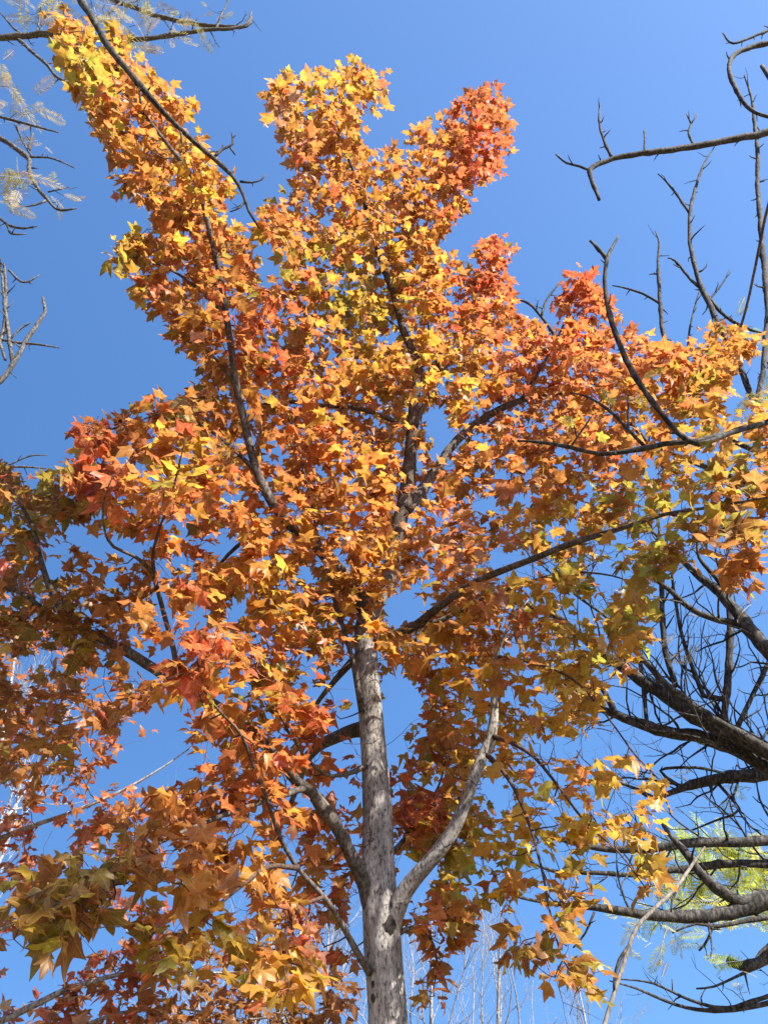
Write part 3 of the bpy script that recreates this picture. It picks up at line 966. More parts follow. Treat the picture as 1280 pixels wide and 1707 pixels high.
    while len(extra) < 290:
        q = [(60, 1520, 1.66), (200, 1480, 1.85), (300, 1450, 2.05), (120, 1420, 1.8), (380, 1520, 2.1), (330, 1600, 1.95), (100, 1000, 2.6), (60, 880, 2.4), (150, 940, 2.3), (200, 1010, 2.5), (60, 1200, 2.7), (560, 1400, 3.0), (640, 1420, 2.8), (640, 1600, 2.8), (636, 1500, 2.8), (640, 1560, 2.8), (628, 1380, 2.8), (705, 1450, 2.71)][RNG.integers(18)]
        p = P(*q) + RNG.normal(0, .16, 3) + SUN * RNG.uniform(2.2, 5.2)
        e_ = proj(p)
        if depth(p) > .2 and not (e_[1] < -70 or e_[0] > 1360):
            continue
        if not (3.2 < p[2] < 6.2 and p[1] > -.4):
            continue
        extra.append(p)
    dens = lambda x, y: .55 if (x < 330 and y > 1060 and y < 1340) else (.6 if x < 260 and 860 < y < 1060 else (.45 if (x > 900 and y > 1220) else (1 if (x > 690 and 1000 < y < 1420) else (.62 if y > 1180 else .95))))
    grow_crown(limbs, outline, holes, df, zones, 3900, .0445, (4, 8), avoid, density=dens, sunways=sunways, extra=extra)
    for lm in limbs:
        if lm.mb.empty():
            continue
        b = lm.mb.build('branch', [M_TRUNK if lm.key == 'fork' else M_LIMB, M_TWIG], root)
        if not lm.fol.empty():
            lm.fol.build('foliage', [M_LEAF, M_PETIOLE], b)
    return root


build_maple()


# ------------------------------------------------------------------ the smaller leaved red maple behind, at the left
def build_red_maple():
    bx, by = -4.3, 5.4
    root = thing('red_maple_tree', 'farther maple with small sparse brownish red leaves at the lower left', 'tree', (bx, by, 0))
    mb = MB()
    tr = crom([(bx, by, -.1, .13), (bx, by, .2, .1), (bx + .05, by, 1.5, .085), (bx - .03, by, 3.2, .07), (bx + .05, by, 4.8, .05), (bx, by, 6.2, .03), (bx + .05, by, 7.2, .012)], .06)
    tube(mb, tr[:, :3], tr[:, 3], 14, 0, rough=.05)
    mb.build('trunk', [M_REDBARK], root)
    L = [[(0, 1700, 5.0, 12), (60, 1672, 5.0, 11), (110, 1648, 5.0, 10), (170, 1630, 5.0, 8), (240, 1618, 5.05, 6), (340, 1622, 5.1, 4), (430, 1618, 5.15, 2)],
         [(0, 1760, 5.1, 10), (120, 1720, 5.1, 9), (200, 1690, 5.1, 6), (300, 1680, 5.1, 5), (400, 1700, 5.1, 4), (560, 1680, 5.1, 2)],
         [(-20, 1405, 5.1, 9), (60, 1375, 5.1, 8), (130, 1350, 5.0, 6), (210, 1315, 5.0, 5), (270, 1280, 5.0, 3), (320, 1245, 5.0, 2)],
         [(-20, 1560, 5.1, 8), (60, 1520, 5.1, 7), (140, 1470, 5.0, 5), (230, 1420, 5.0, 3), (300, 1390, 5.0, 2)],
         [(-30, 1300, 5.1, 8), (30, 1250, 5.1, 7), (80, 1210, 5.1, 5), (150, 1190, 5.0, 4), (230, 1150, 5.0, 2)],
         [(-30, 1120, 5.1, 7), (20, 1070, 5.1, 6), (70, 1030, 5.1, 4), (120, 960, 5.1, 2)]]
    limbs = []
    for rows in L:
        lm = Limb('x', rows)
        e = lm.curve[0]
        h = max(.9, e[2] - .9)
        i = np.argmin(np.abs(tr[:, 2] - h))
        s = tr[i]
        q = crom([(*s[:3], e[3] * 1.5), (*(s[:3] * .45 + e[:3] * .55 + np.array([0, 0, -.12])), e[3] * 1.25), tuple(e)], .06)
        c = wobble(np.concatenate([q[:-1], lm.curve]), .05)
        lm.curve = c
        tube(lm.mb, c[:, :3], c[:, 3], 8, 0, rough=.03)
        lm.curve = c[len(q):]
        limbs.append(lm)
    outline = [(-60, 960), (60, 980), (130, 1080), (230, 1160), (340, 1210), (330, 1270), (300, 1330), (270, 1420), (280, 1540), (430, 1560), (520, 1600), (600, 1640), (600, 1780), (-60, 1780)]
    holes = [[(205, 1225), (330, 1235), (310, 1300), (260, 1315), (200, 1290)], [(20, 1560), (150, 1560), (140, 1610), (30, 1640)], [(100, 1545), (160, 1500), (220, 1560), (180, 1590)],
             [(60, 1390), (110, 1380), (110, 1430), (70, 1440)]]
    df = [(100, 1300, 5.0, .5), (300, 1650, 5.1, .5), (50, 1000, 5.1, .4), (550, 1680, 5.1, .3)]
    zones = [(60, 1150, 'BQ'), (250, 1300, 'QO'), (100, 1350, 'RQB'), (300, 1680, 'BB'), (420, 1680, 'BBB'), (220, 1640, 'BRQ'), (30, 1480, 'RP'), (150, 1560, 'RPB'), (560, 1690, 'B')]
    dens = lambda x, y: .75 if y > 1540 and x > 100 else .5
    grow_crown(limbs, outline, holes, df, zones, 430, .066, (3, 6), [], twig_r=.004, density=dens, petiole=(.02, .05))
    for lm in limbs:
        b = lm.mb.build('branch', [M_REDBARK, M_TWIG], root)
        if not lm.fol.empty():
            lm.fol.build('foliage', [M_LEAF, M_PETIOLE], b)


build_red_maple()


# ------------------------------------------------------------------ bare trees with feathery fronds
def twiglet(mb, s, d, L, r, depth_=1, mat=0, up=.15, sides=5, sub=.5):
    n = max(3, int(L / .05))
    n = min(n, 12)
    p = np.array(s, float)
    dd = unit(d)
    pts = [p.copy()]
    for i in range(n):
        dd = unit(dd + RNG.normal(0, .2, 3) + np.array([0, 0, up * .25]))
        p = p + dd * L / n
        pts.append(p.copy())
    pts = np.array(pts)
    rr = r * np.linspace(1, .3, n + 1)
    # knobbly nodes
    rr *= 1 + .22 * (RNG.random(n + 1) < .35)
    tube(mb, pts, rr, sides, mat)
    if depth_ > 0:
        for i in range(1, n):
            if RNG.random() < sub:
                ax = unit(pts[i + 1] - pts[i - 1])
                ra = unit(np.cross(ax, RNG.normal(0, 1, 3)))
                twiglet(mb, pts[i], unit(ax * .7 + ra * .8), L * RNG.uniform(.18, .45), rr[i] * .62, depth_ - 1, mat, up, max(4, sides - 1), sub * .8)
    return pts


def clothe(mb, c, every, length, rfac=.45, depth_=1, start=.0, up=.2, mat=0, bias=None, sub=.45):
    """Side shoots along a dense curve."""
    acc = RNG.uniform(0, every)
    tips = []
    for i in range(1, len(c) - 1):
        acc += np.linalg.norm(c[i, :3] - c[i - 1, :3])
        if i < start * len(c) or acc < every:
            continue
        acc = RNG.uniform(-.3, .3) * every
        ax = unit(c[i + 1, :3] - c[i - 1, :3])
        ra = unit(np.cross(ax, RNG.normal(0, 1, 3)))
        d = unit(ax * .45 + ra * .9 + (np.array(bias) if bias is not None else 0))
        r = min(c[i, 3] * rfac, .007)
        L = RNG.uniform(*length)
        tips.append(twiglet(mb, c[i, :3], d, L, max(r, .0016), depth_, mat, up, 5, sub))
    return tips


def frond(mb, s, d, L, col, n=18, wide=.27):
    d = unit(d)
    side = unit(np.cross(d, np.array([0, 0, 1.0]) + RNG.normal(0, .5, 3)))
    upv = np.cross(side, d)
    bend = RNG.uniform(-.35, .1)
    t = np.linspace(0, 1, n + 1)
    pts = s + d * L * t[:, None] + upv * (bend * L * t ** 2)[:, None]
    tube(mb, pts[::3] if (n % 3 == 0) else pts, np.linspace(.0016, .0007, len(pts[::3]) if n % 3 == 0 else n + 1), 3, 0, cap=False)
    ax = unit(np.gradient(pts, axis=0))
    for i in range(1, n + 1):
        ll = L * wide * (math.sin(math.pi * min(1, .18 + .82 * t[i])) ** .6 + .12) * RNG.uniform(.85, 1.1)
        wdt = L / n * .7
        for sg in (-1, 1):
            q = unit(side * sg + ax[i] * .62 + upv * RNG.normal(-.1, .18))
            p0 = pts[i]
            m_ = p0 + q * ll * .5
            cr = ax[i] * wdt * .5
            c = np.tile(col * np.exp(RNG.normal(0, .12)), (4, 1))
            mb.add(np.array([p0, m_ - cr, p0 + q * ll, m_ + cr]), [(0, 1, 2, 3)], 0, c)


def frond_tuft(mb, p, n, L, cols, spread=.12, d0=None):
    for i in range(n):
        d = RNG.normal(0, 1, 3) if d0 is None else np.array(d0) + RNG.normal(0, .6, 3)
        d[2] = d[2] * .5 - .15
        c = np.array(cols[RNG.integers(len(cols))])
        frond(mb, p + RNG.normal(0, spread, 3) * .5, d, L * RNG.uniform(.7, 1.2), c)


TAN = [(.30, .25, .10), (.28, .20, .10), (.31, .28, .07), (.27, .22, .13)]
YGRN = [(.46, .46, .05), (.36, .42, .05), (.52, .48, .06), (.24, .34, .05)]
GRN = [(.20, .28, .06), (.35, .33, .06), (.25, .30, .08)]


def bare_tree(name, label, base, trunk_rows, limbs, mats, group=None):
    """limbs: list of dict(rows, via, every, length, fronds)."""
    root = thing(name, label, 'tree', base, group)
    mb = MB()
    tr = crom(trunk_rows, .08)
    tube(mb, tr[:, :3], tr[:, 3], 18, 0, rough=.05)
    mb.build('trunk', mats, root)
    done = []
    for lb in limbs:
        bm = MB()
        c = trace(lb['rows'])
        e = c[0]
        c = wobble(c, lb.get('wob', .1))
        c[:, 3] *= .9 * (1 + .05 * np.sin(np.arange(len(c)) * .9 + RNG.uniform(0, 6)) + .2 * (RNG.random(len(c)) < .10))
        if lb.get('root', True):
            pre = [tuple([*P(*v[:3]), e[3] * v[3]]) for v in lb.get('via', [])]
            first = np.array(pre[0][:3]) if pre else e[:3]
            h = first[2] - lb.get('rise', .45) * np.hypot(*(first[:2] - np.array(base[:2])))
            i = np.argmin(np.abs(tr[:, 2] - max(1.2, h)))
            s = tr[i]
            r0 = max(e[3] * 1.3, e[3])
            ctl = [(*s[:3], r0)]
            if not pre:
                ctl.append((*(s[:3] * .4 + e[:3] * .6 + np.array([0, 0, .05])), e[3] * 1.12))
            ctl += pre + [tuple(c[0])]
            q = crom(ctl, .08)
            c = np.concatenate([q[:-1], c])
            vis0 = len(q) / len(c)
        else:
            vis0 = .02
            if done:        # grow the shoot out of the bough it stands on
                allc = np.concatenate(done)
                k = int(np.argmin(((allc[:, :3] - c[0, :3]) ** 2).sum(1)))
                a = allc[k]
                q = crom([(*a[:3], min(a[3] * .8, e[3] * 1.3)), (*(a[:3] * .5 + c[0, :3] * .5), e[3] * 1.1), tuple(c[0])], .05)
                c = np.concatenate([q[:-1], c])
        done.append(c)
        tube(bm, c[:, :3], c[:, 3], 12 if e[3] > .02 else 8, 0, rough=.06)
        fr = MB()
        if lb.get('every'):
            tips = clothe(bm, c, lb['every'], lb['length'], lb.get('rfac', .45), lb.get('deep', 1), lb.get('start', vis0 * .9), lb.get('up', .25), 0, lb.get('bias'), lb.get('sub', .45))
        else:
            tips = []
        for rows in lb.get('twigs', []):
            t2 = wobble(trace(rows), .12)
            t2[:, 3] *= 1 + .22 * (RNG.random(len(t2)) < .18)
            tube(bm, t2[:, :3], t2[:, 3] * 1.0, 6, 0, rough=.05)
            clothe(bm, t2, lb.get('tw_every', .12), lb.get('tw_len', (.03, .09)), .6, 0, .15, .2)
        for (px, py, y, n, L, cols) in lb.get('fronds', []):
            p = P(px, py, y)
            # a short stalk ties each tuft to the closest wood
            allp = np.concatenate(bm.v)
            k = np.argmin(((allp - p) ** 2).sum(1))
            s = allp[k]
            tube(bm, [s, (s + p) / 2 + RNG.normal(0, .015, 3), p], [.0028, .0022, .0016], 4, 0)
            frond_tuft(fr, p, n, L, cols)
        b = bm.build('branch', lb.get('mats', mats), root)
        if not fr.empty():
            fr.build('foliage', [M_FROND], b, colors=True, smooth=False)
    return root


# --- dark bare tree whose boughs come in from the right
R = []
dk = dict(every=.07, length=(.22, .75), up=.35, deep=2, sub=.42, rfac=.26)
R.append(dict(rows=[(1330, 1290, 4.0, 34), (1280, 1250, 4.0, 32), (1205, 1205, 4.05, 30), (1140, 1170, 4.1, 27), (1090, 1140, 4.15, 24), (1040, 1108, 4.2, 20), (990, 1072, 4.25, 15), (930, 1028, 4.3, 11), (850, 1000, 4.4, 9), (780, 970, 4.5, 6), (700, 940, 4.6, 3)],
              bias=(0, 0, .8), rise=.15, **{**dk, 'length': (.2, .85)}))
R.append(dict(rows=[(1330, 1275, 3.9, 18), (1280, 1248, 3.9, 17), (1200, 1203, 3.95, 16), (1130, 1160, 4.0, 14), (1080, 1110, 4.0, 10), (1050, 1075, 4.0, 8), (1010, 1030, 4.0, 6), (950, 985, 4.0, 4), (900, 940, 4.0, 2)], bias=(0, 0, .9), rise=.15, **{**dk, 'length': (.2, .7)}))
R.append(dict(rows=[(1330, 1310, 4.1, 27), (1280, 1282, 4.1, 26), (1200, 1245, 4.15, 25), (1130, 1224, 4.2, 23), (1080, 1212, 4.2, 21), (1025, 1190, 4.25, 17), (995, 1180, 4.3, 12), (960, 1150, 4.35, 7), (900, 1120, 4.4, 4)], rise=.15,
              twigs=[[(1025, 1190, 4.25, 10), (1010, 1160, 4.25, 8), (990, 1130, 4.25, 6)]], **dk))
R.append(dict(rows=[(1340, 1140, 3.8, 32), (1280, 1080, 3.8, 28), (1240, 1035, 3.85, 24), (1200, 990, 3.9, 18), (1160, 957, 3.95, 13), (1120, 920, 4.0, 8), (1080, 880, 4.05, 4)], rise=.3,
              twigs=[[(1245, 1045, 3.85, 14), (1215, 1038, 3.9, 12), (1180, 1030, 3.9, 11), (1140, 1005, 3.9, 10), (1105, 975, 3.9, 8), (1060, 950, 3.9, 5)],
                     [(1210, 990, 3.9, 9), (1190, 960, 3.9, 8), (1165, 930, 3.9, 6), (1160, 890, 3.9, 4)]], tw_every=.15, tw_len=(.08, .35),
              fronds=[(1130, 1085, 3.95, 3, .13, TAN), (1150, 1035, 3.9, 2, .12, TAN), (1270, 1010, 3.8, 2, .16, TAN), (1250, 930, 3.8, 2, .16, GRN)], **dk))
# upright shoots of the main boughs
for rows in ([(1125, 1142, 4.1, 11), (1108, 1085, 4.1, 11), (1103, 1010, 4.1, 10), (1103, 950, 4.1, 9), (1100, 900, 4.1, 6), (1095, 850, 4.1, 3)],
             [(1207, 1190, 4.0, 13), (1213, 1120, 4.0, 13), (1216, 1040, 4.0, 12), (1212, 985, 4.0, 9), (1218, 920, 4.0, 6)],
             [(1172, 1160, 4.05, 9), (1152, 1110, 4.05, 8), (1136, 1060, 4.05, 7), (1125, 1000, 4.05, 6), (1118, 950, 4.05, 4)],
             [(1232, 1205, 4.0, 9), (1258, 1150, 4.0, 9), (1275, 1115, 4.0, 8), (1300, 1060, 4.0, 5)],
             [(1078, 1212, 4.2, 8), (1074, 1160, 4.2, 8), (1068, 1110, 4.2, 7), (1064, 1080, 4.2, 6), (1060, 1030, 4.2, 3)]):
    R.append(dict(rows=rows, root=False, every=.14, length=(.1, .4), up=.5, deep=1, bias=(0, 0, .5), wob=.05))
R.append(dict(rows=[(1340, 1285, 4.3, 26), (1280, 1288, 4.3, 25), (1215, 1294, 4.3, 22), (1165, 1305, 4.3, 17), (1130, 1315, 4.3, 12), (1090, 1330, 4.3, 8), (1060, 1315, 4.3, 6), (1000, 1300, 4.3, 4), (940, 1310, 4.3, 2)], rise=.1,
              fronds=[(1225, 1332, 4.3, 4, .15, YGRN), (1160, 1290, 4.3, 2, .12, TAN)],
              twigs=[[(1130, 1310, 4.3, 6), (1100, 1285, 4.3, 5), (1160, 1280, 4.3, 5), (1210, 1290, 4.3, 4)], [(1190, 1300, 4.3, 6), (1230, 1350, 4.3, 5), (1200, 1365, 4.3, 4), (1150, 1385, 4.3, 3)]], **dk))
R.append(dict(rows=[(1340, 1396, 4.0, 19), (1280, 1400, 4.0, 18), (1200, 1402, 4.0, 17), (1140, 1406, 4.0, 15), (1080, 1416, 4.0, 14), (1010, 1416, 4.0, 12), (950, 1404, 4.0, 8), (900, 1385, 4.0, 6), (850, 1375, 4.0, 3)], rise=.05, **dk))
R.append(dict(rows=[(1340, 1440, 4.2, 15), (1280, 1440, 4.2, 15), (1200, 1442, 4.2, 14), (1120, 1452, 4.2, 12), (1060, 1458, 4.2, 9), (990, 1455, 4.2, 8), (920, 1452, 4.2, 6), (870, 1430, 4.2, 3)], rise=.05, **dk))
R.append(dict(rows=[(1350, 1490, 3.9, 36), (1280, 1505, 3.9, 33), (1240, 1518, 3.9, 30), (1180, 1527, 3.9, 25), (1120, 1527, 3.9, 22), (1070, 1522, 3.9, 18), (1010, 1512, 3.9, 14), (960, 1508, 3.9, 10), (900, 1502, 3.9, 6), (840, 1490, 3.9, 3)], rise=0.,
              twigs=[[(1275, 1495, 3.9, 24), (1235, 1503, 3.9, 20), (1195, 1478, 3.9, 17), (1165, 1452, 3.9, 14), (1140, 1418, 3.9, 11), (1115, 1390, 3.9, 8), (1100, 1365, 3.9, 5)],
                     [(1300, 1528, 3.9, 10), (1240, 1537, 3.9, 8), (1190, 1545, 3.9, 6), (1160, 1540, 3.9, 4), (1120, 1555, 3.9, 3)],
                     [(1190, 1540, 3.9, 5), (1180, 1565, 3.9, 4), (1165, 1585, 3.9, 3)],
                     [(990, 1520, 3.9, 5), (975, 1555, 3.9, 4), (955, 1580, 3.9, 3)]], tw_every=.2, tw_len=(.05, .2),
              fronds=[(1160, 1572, 3.9, 8, .13, YGRN), (1100, 1550, 3.95, 4, .12, YGRN), (1065, 1555, 3.95, 4, .11, YGRN), (1050, 1540, 3.95, 3, .11, YGRN)], **{**dk, 'every': .3}))
R.append(dict(rows=[(1350, 1560, 4.1, 22), (1290, 1585, 4.1, 20), (1262, 1605, 4.1, 18), (1235, 1612, 4.1, 16), (1212, 1600, 4.1, 13)], rise=0., every=.2, length=(.05, .15), up=.3,
              twigs=[[(1290, 1600, 4.1, 6), (1240, 1622, 4.1, 5), (1190, 1645, 4.1, 4), (1160, 1648, 4.1, 3)]], fronds=[(1225, 1615, 4.1, 2, .1, TAN), (1200, 1628, 4.1, 2, .1, TAN)]))
R.append(dict(rows=[(1350, 1655, 4.2, 10), (1280, 1672, 4.2, 9), (1220, 1684, 4.2, 8), (1160, 1685, 4.2, 7), (1110, 1670, 4.2, 6), (1060, 1648, 4.2, 4), (1015, 1635, 4.2, 2)], rise=-.1,
              twigs=[[(1350, 1640, 4.2, 9), (1280, 1660, 4.2, 8), (1210, 1680, 4.2, 7), (1150, 1668, 4.2, 5), (1090, 1640, 4.2, 4), (1030, 1632, 4.2, 2)]],
              fronds=[(1120, 1632, 4.2, 2, .1, TAN), (1095, 1640, 4.2, 2, .08, TAN)], **{**dk, 'every': .1, 'length': (.1, .35)}))
# upper right boughs and shoots
kn = dict(every=.16, length=(.05, .16), up=.2, deep=1, sub=.3)
R.append(dict(rows=[(1340, 205, 3.0, 15), (1280, 222, 3.0, 14), (1230, 231, 3.0, 13), (1150, 246, 3.0, 12), (1080, 256, 3.0, 10.5), (1020, 266, 3.0, 9.5), (985, 282, 3.0, 9), (986, 300, 3.0, 8), (992, 318, 3.0, 7), (998, 333, 3.0, 5)], rise=.2,
              twigs=[[(985, 285, 3.0, 5), (965, 277, 3.0, 4.5), (943, 271, 3.0, 4), (926, 257, 3.0, 2.5)], [(1020, 264, 3.0, 6), (1007, 240, 3.0, 5), (998, 205, 3.0, 4), (999, 172, 3.0, 2.5)], [(1074, 254, 3.0, 4), (1073, 218, 3.0, 2.5)],
                     [(1156, 243, 3.0, 4.5), (1147, 218, 3.0, 4), (1161, 190, 3.0, 2.5)], [(1151, 205, 3.0, 3), (1144, 190, 3.0, 2)]], every=.5, length=(.04, .1)))
R.append(dict(rows=[(1340, 68, 3.0, 10), (1280, 73, 3.0, 9.5), (1245, 80, 3.0, 9), (1222, 93, 3.0, 8.5), (1214, 112, 3.0, 8), (1220, 140, 3.0, 8), (1238, 168, 3.0, 7.5), (1258, 188, 3.0, 7), (1290, 198, 3.0, 6), (1330, 205, 3.0, 4)], rise=.2, every=.5, length=(.05, .15),
              twigs=[[(1300, 40, 3.0, 5), (1270, 55, 3.0, 5), (1222, 72, 3.0, 4), (1204, 55, 3.0, 2)]]))
R.append(dict(rows=[(1262, 700, 3.1, 10), (1262, 660, 3.1, 10), (1270, 605, 3.1, 10), (1274, 520, 3.1, 10), (1267, 430, 3.1, 10), (1261, 340, 3.1, 9), (1259, 260, 3.1, 8), (1254, 190, 3.1, 6), (1248, 150, 3.1, 4), (1240, 125, 3.1, 2.5)], via=[(1400, 760, 3.2, 1.2)], rise=.3,
              fronds=[(1275, 600, 3.05, 3, .2, GRN), (1262, 635, 3.0, 3, .15, [(.45, .30, .05), (.38, .24, .05)]), (1280, 660, 3.05, 3, .2, GRN)], **kn))
R.append(dict(rows=[(1262, 690, 3.2, 11), (1232, 612, 3.2, 11), (1200, 560, 3.2, 11), (1180, 515, 3.2, 10), (1160, 465, 3.2, 9), (1151, 420, 3.2, 8), (1150, 360, 3.2, 7), (1158, 315, 3.2, 6), (1172, 275, 3.2, 4), (1190, 245, 3.2, 2)], via=[(1400, 770, 3.3, 1.2)], rise=.3,
              twigs=[[(1149, 355, 3.2, 5), (1128, 325, 3.2, 4), (1108, 300, 3.2, 3), (1096, 290, 3.2, 2)], [(1168, 482, 3.2, 6), (1150, 465, 3.2, 5), (1125, 435, 3.2, 4), (1112, 430, 3.2, 2)], [(1168, 482, 3.2, 7), (1200, 520, 3.2, 6), (1240, 545, 3.2, 5), (1285, 560, 3.2, 4)], [(1182, 500, 3.2, 4), (1205, 470, 3.2, 3), (1215, 450, 3.2, 2)]],
              fronds=[(1220, 525, 3.15, 3, .17, GRN), (1192, 560, 3.15, 2, .16, TAN), (1205, 540, 3.15, 1, .15, GRN)], **kn))
R.append(dict(rows=[(1190, 720, 3.3, 9), (1150, 650, 3.3, 8), (1118, 590, 3.3, 8), (1106, 545, 3.3, 8), (1102, 495, 3.3, 7), (1097, 440, 3.3, 6), (1098, 405, 3.3, 4), (1092, 385, 3.3, 2)], via=[(1400, 800, 3.4, 1.3), (1280, 760, 3.35, 1.1)], rise=.3,
              twigs=[[(1103, 508, 3.3, 5), (1080, 494, 3.3, 4.5), (1050, 482, 3.3, 4), (1020, 476, 3.3, 2)], [(1145, 640, 3.3, 5), (1147, 560, 3.3, 4), (1158, 510, 3.3, 3), (1165, 485, 3.3, 2)]], **kn))
R.append(dict(rows=[(1080, 740, 3.4, 8), (1010, 660, 3.4, 7), (955, 600, 3.4, 7), (925, 560, 3.4, 6.5), (900, 525, 3.4, 6), (882, 506, 3.4, 5), (855, 496, 3.4, 2.5)], via=[(1400, 860, 3.5, 1.5), (1230, 800, 3.45, 1.3)], rise=.3,
              twigs=[[(902, 527, 3.4, 5), (912, 497, 3.4, 4), (938, 466, 3.4, 2)]], **kn))
# bare bough hanging in front of the maple
R.append(dict(rows=[(1330, 690, 2.15, 12), (1265, 708, 2.1, 11), (1215, 722, 2.05, 10.5), (1165, 741, 2.0, 10), (1128, 722, 1.98, 10), (1090, 670, 1.96, 10), (1052, 612, 1.94, 9.5), (1027, 558, 1.93, 9), (1012, 510, 1.92, 8.5), (1006, 465, 1.91, 8), (1010, 430, 1.9, 8), (1020, 410, 1.9, 6), (1031, 393, 1.9, 4)], via=[(1450, 640, 2.6, 1.2)], rise=.2,
              twigs=[[(1205, 722, 2.04, 9), (1165, 735, 2.02, 9), (1105, 741, 2.02, 9), (1050, 751, 2.02, 8), (1000, 757, 2.04, 7.5), (950, 745, 2.06, 6), (900, 737, 2.1, 5), (862, 735, 2.14, 3)], [(1010, 432, 1.9, 7), (997, 415, 1.9, 6), (983, 401, 1.9, 4)],
                     [(1075, 745, 2.02, 6), (1045, 715, 2.02, 5.5), (1015, 685, 2.02, 5), (980, 662, 2.04, 4), (950, 655, 2.06, 3)], [(1046, 718, 2.02, 5), (1047, 690, 2.02, 4), (1046, 660, 2.02, 3)], [(950, 746, 2.06, 3.5), (985, 695, 2.04, 3)]],
              fronds=[(1045, 650, 2.0, 4, .09, YGRN[:3]), (948, 712, 2.03, 3, .07, YGRN[:3])], every=.2, length=(.02, .06), deep=0, tw_every=.09, tw_len=(.015, .04)))
bare_tree('bare_tree', 'nearly leafless dark barked tree sending black boughs in from the right edge', (4.1, 4.0, 0),
          [(4.1, 4.0, -.1, .24), (4.1, 4.0, .2, .2), (4.15, 4.0, 1.5, .17), (4.1, 4.02, 3.2, .15), (4.15, 3.95, 5, .12), (4.1, 3.9, 7, .09), (4.12, 3.9, 9, .06), (4.1, 3.9, 10.8, .02)], R, [M_DARK])

# --- feathery tree leaning in from the upper left
Lf = []
lk = dict(every=.16, length=(.05, .25), up=.1, deep=1, sub=.35)
Lf.append(dict(rows=[(-60, 68, 3.2, 13), (0, 65, 3.2, 12), (60, 62, 3.2, 11.5), (120, 60, 3.2, 11), (200, 66, 3.2, 9), (270, 62, 3.2, 8), (340, 50, 3.2, 7), (385, 47, 3.2, 6), (412, 38, 3.2, 4), (420, 18, 3.2, 2.5)], rise=.2,
               twigs=[[(30, 63, 3.2, 6), (50, 82, 3.2, 6), (75, 105, 3.2, 5.5), (95, 128, 3.2, 5), (125, 145, 3.2, 4)], [(45, 62, 3.2, 4), (22, 45, 3.2, 3), (0, 20, 3.2, 2)], [(62, 62, 3.2, 4), (65, 35, 3.2, 3), (70, 5, 3.2, 2)],
                      [(145, 60, 3.2, 5), (165, 35, 3.2, 4.5), (195, 12, 3.2, 4), (225, -20, 3.2, 3)], [(360, 50, 3.2, 4), (370, 25, 3.2, 3), (382, 0, 3.2, 2)]],
               fronds=[(45, 18, 3.2, 6, .3, TAN), (80, 5, 3.2, 5, .28, TAN), (215, 45, 3.2, 6, .28, TAN), (240, 70, 3.2, 5, .24, TAN), (275, 70, 3.2, 4, .22, TAN), (200, 20, 3.2, 6, .26, TAN), (60, 30, 3.2, 4, .24, TAN), (110, 20, 3.2, 4, .24, TAN), (225, 60, 3.2, 4, .22, TAN), (290, 50, 3.2, 3, .18, TAN), (250, 30, 3.2, 4, .22, TAN), (350, 65, 3.2, 2, .16, TAN), (300, 15, 3.2, 2, .15, TAN)], **lk))
Lf.append(dict(rows=[(120, -40, 3.4, 9), (180, -2, 3.4, 9), (225, 15, 3.4, 8.5), (280, 32, 3.4, 8), (325, 40, 3.4, 7.5), (380, 45, 3.4, 6), (410, 43, 3.4, 5), (420, 28, 3.4, 3)], via=[(-200, -200, 3.5, 1.3)], rise=.3,
               fronds=[(255, 12, 3.4, 3, .2, TAN), (375, 25, 3.4, 2, .12, TAN), (340, 5, 3.4, 2, .12, TAN)], **lk))
Lf.append(dict(rows=[(105, -80, 1.28, 16), (133, -5, 1.3, 13), (155, 35, 1.32, 12), (190, 93, 1.36, 11.5), (230, 142, 1.41, 11), (280, 195, 1.47, 10), (328, 240, 1.53, 9), (358, 265, 1.57, 8.5), (388, 293, 1.6, 7.5), (406, 325, 1.63, 6), (415, 352, 1.65, 5), (432, 380, 1.68, 3)],
               via=[(-500, -450, 2.2, 1.5), (-60, -330, 1.35, 1.3)], rise=.1, tw_every=.06, tw_len=(.015, .045), mats=[M_DARK],
               twigs=[[(357, 263, 1.57, 6), (372, 248, 1.57, 5), (388, 240, 1.57, 4), (386, 220, 1.57, 2)], [(385, 247, 1.57, 4), (392, 258, 1.57, 2)], [(400, 303, 1.61, 4), (420, 304, 1.61, 3.5), (436, 299, 1.61, 3), (443, 290, 1.61, 2)], [(410, 335, 1.64, 4), (398, 347, 1.64, 3.5), (384, 353, 1.64, 2)], [(233, 145, 1.41, 4), (235, 172, 1.41, 3)], [(302, 218, 1.5, 4), (303, 238, 1.5, 3)]],
               every=.35, length=(.03, .07), deep=0))
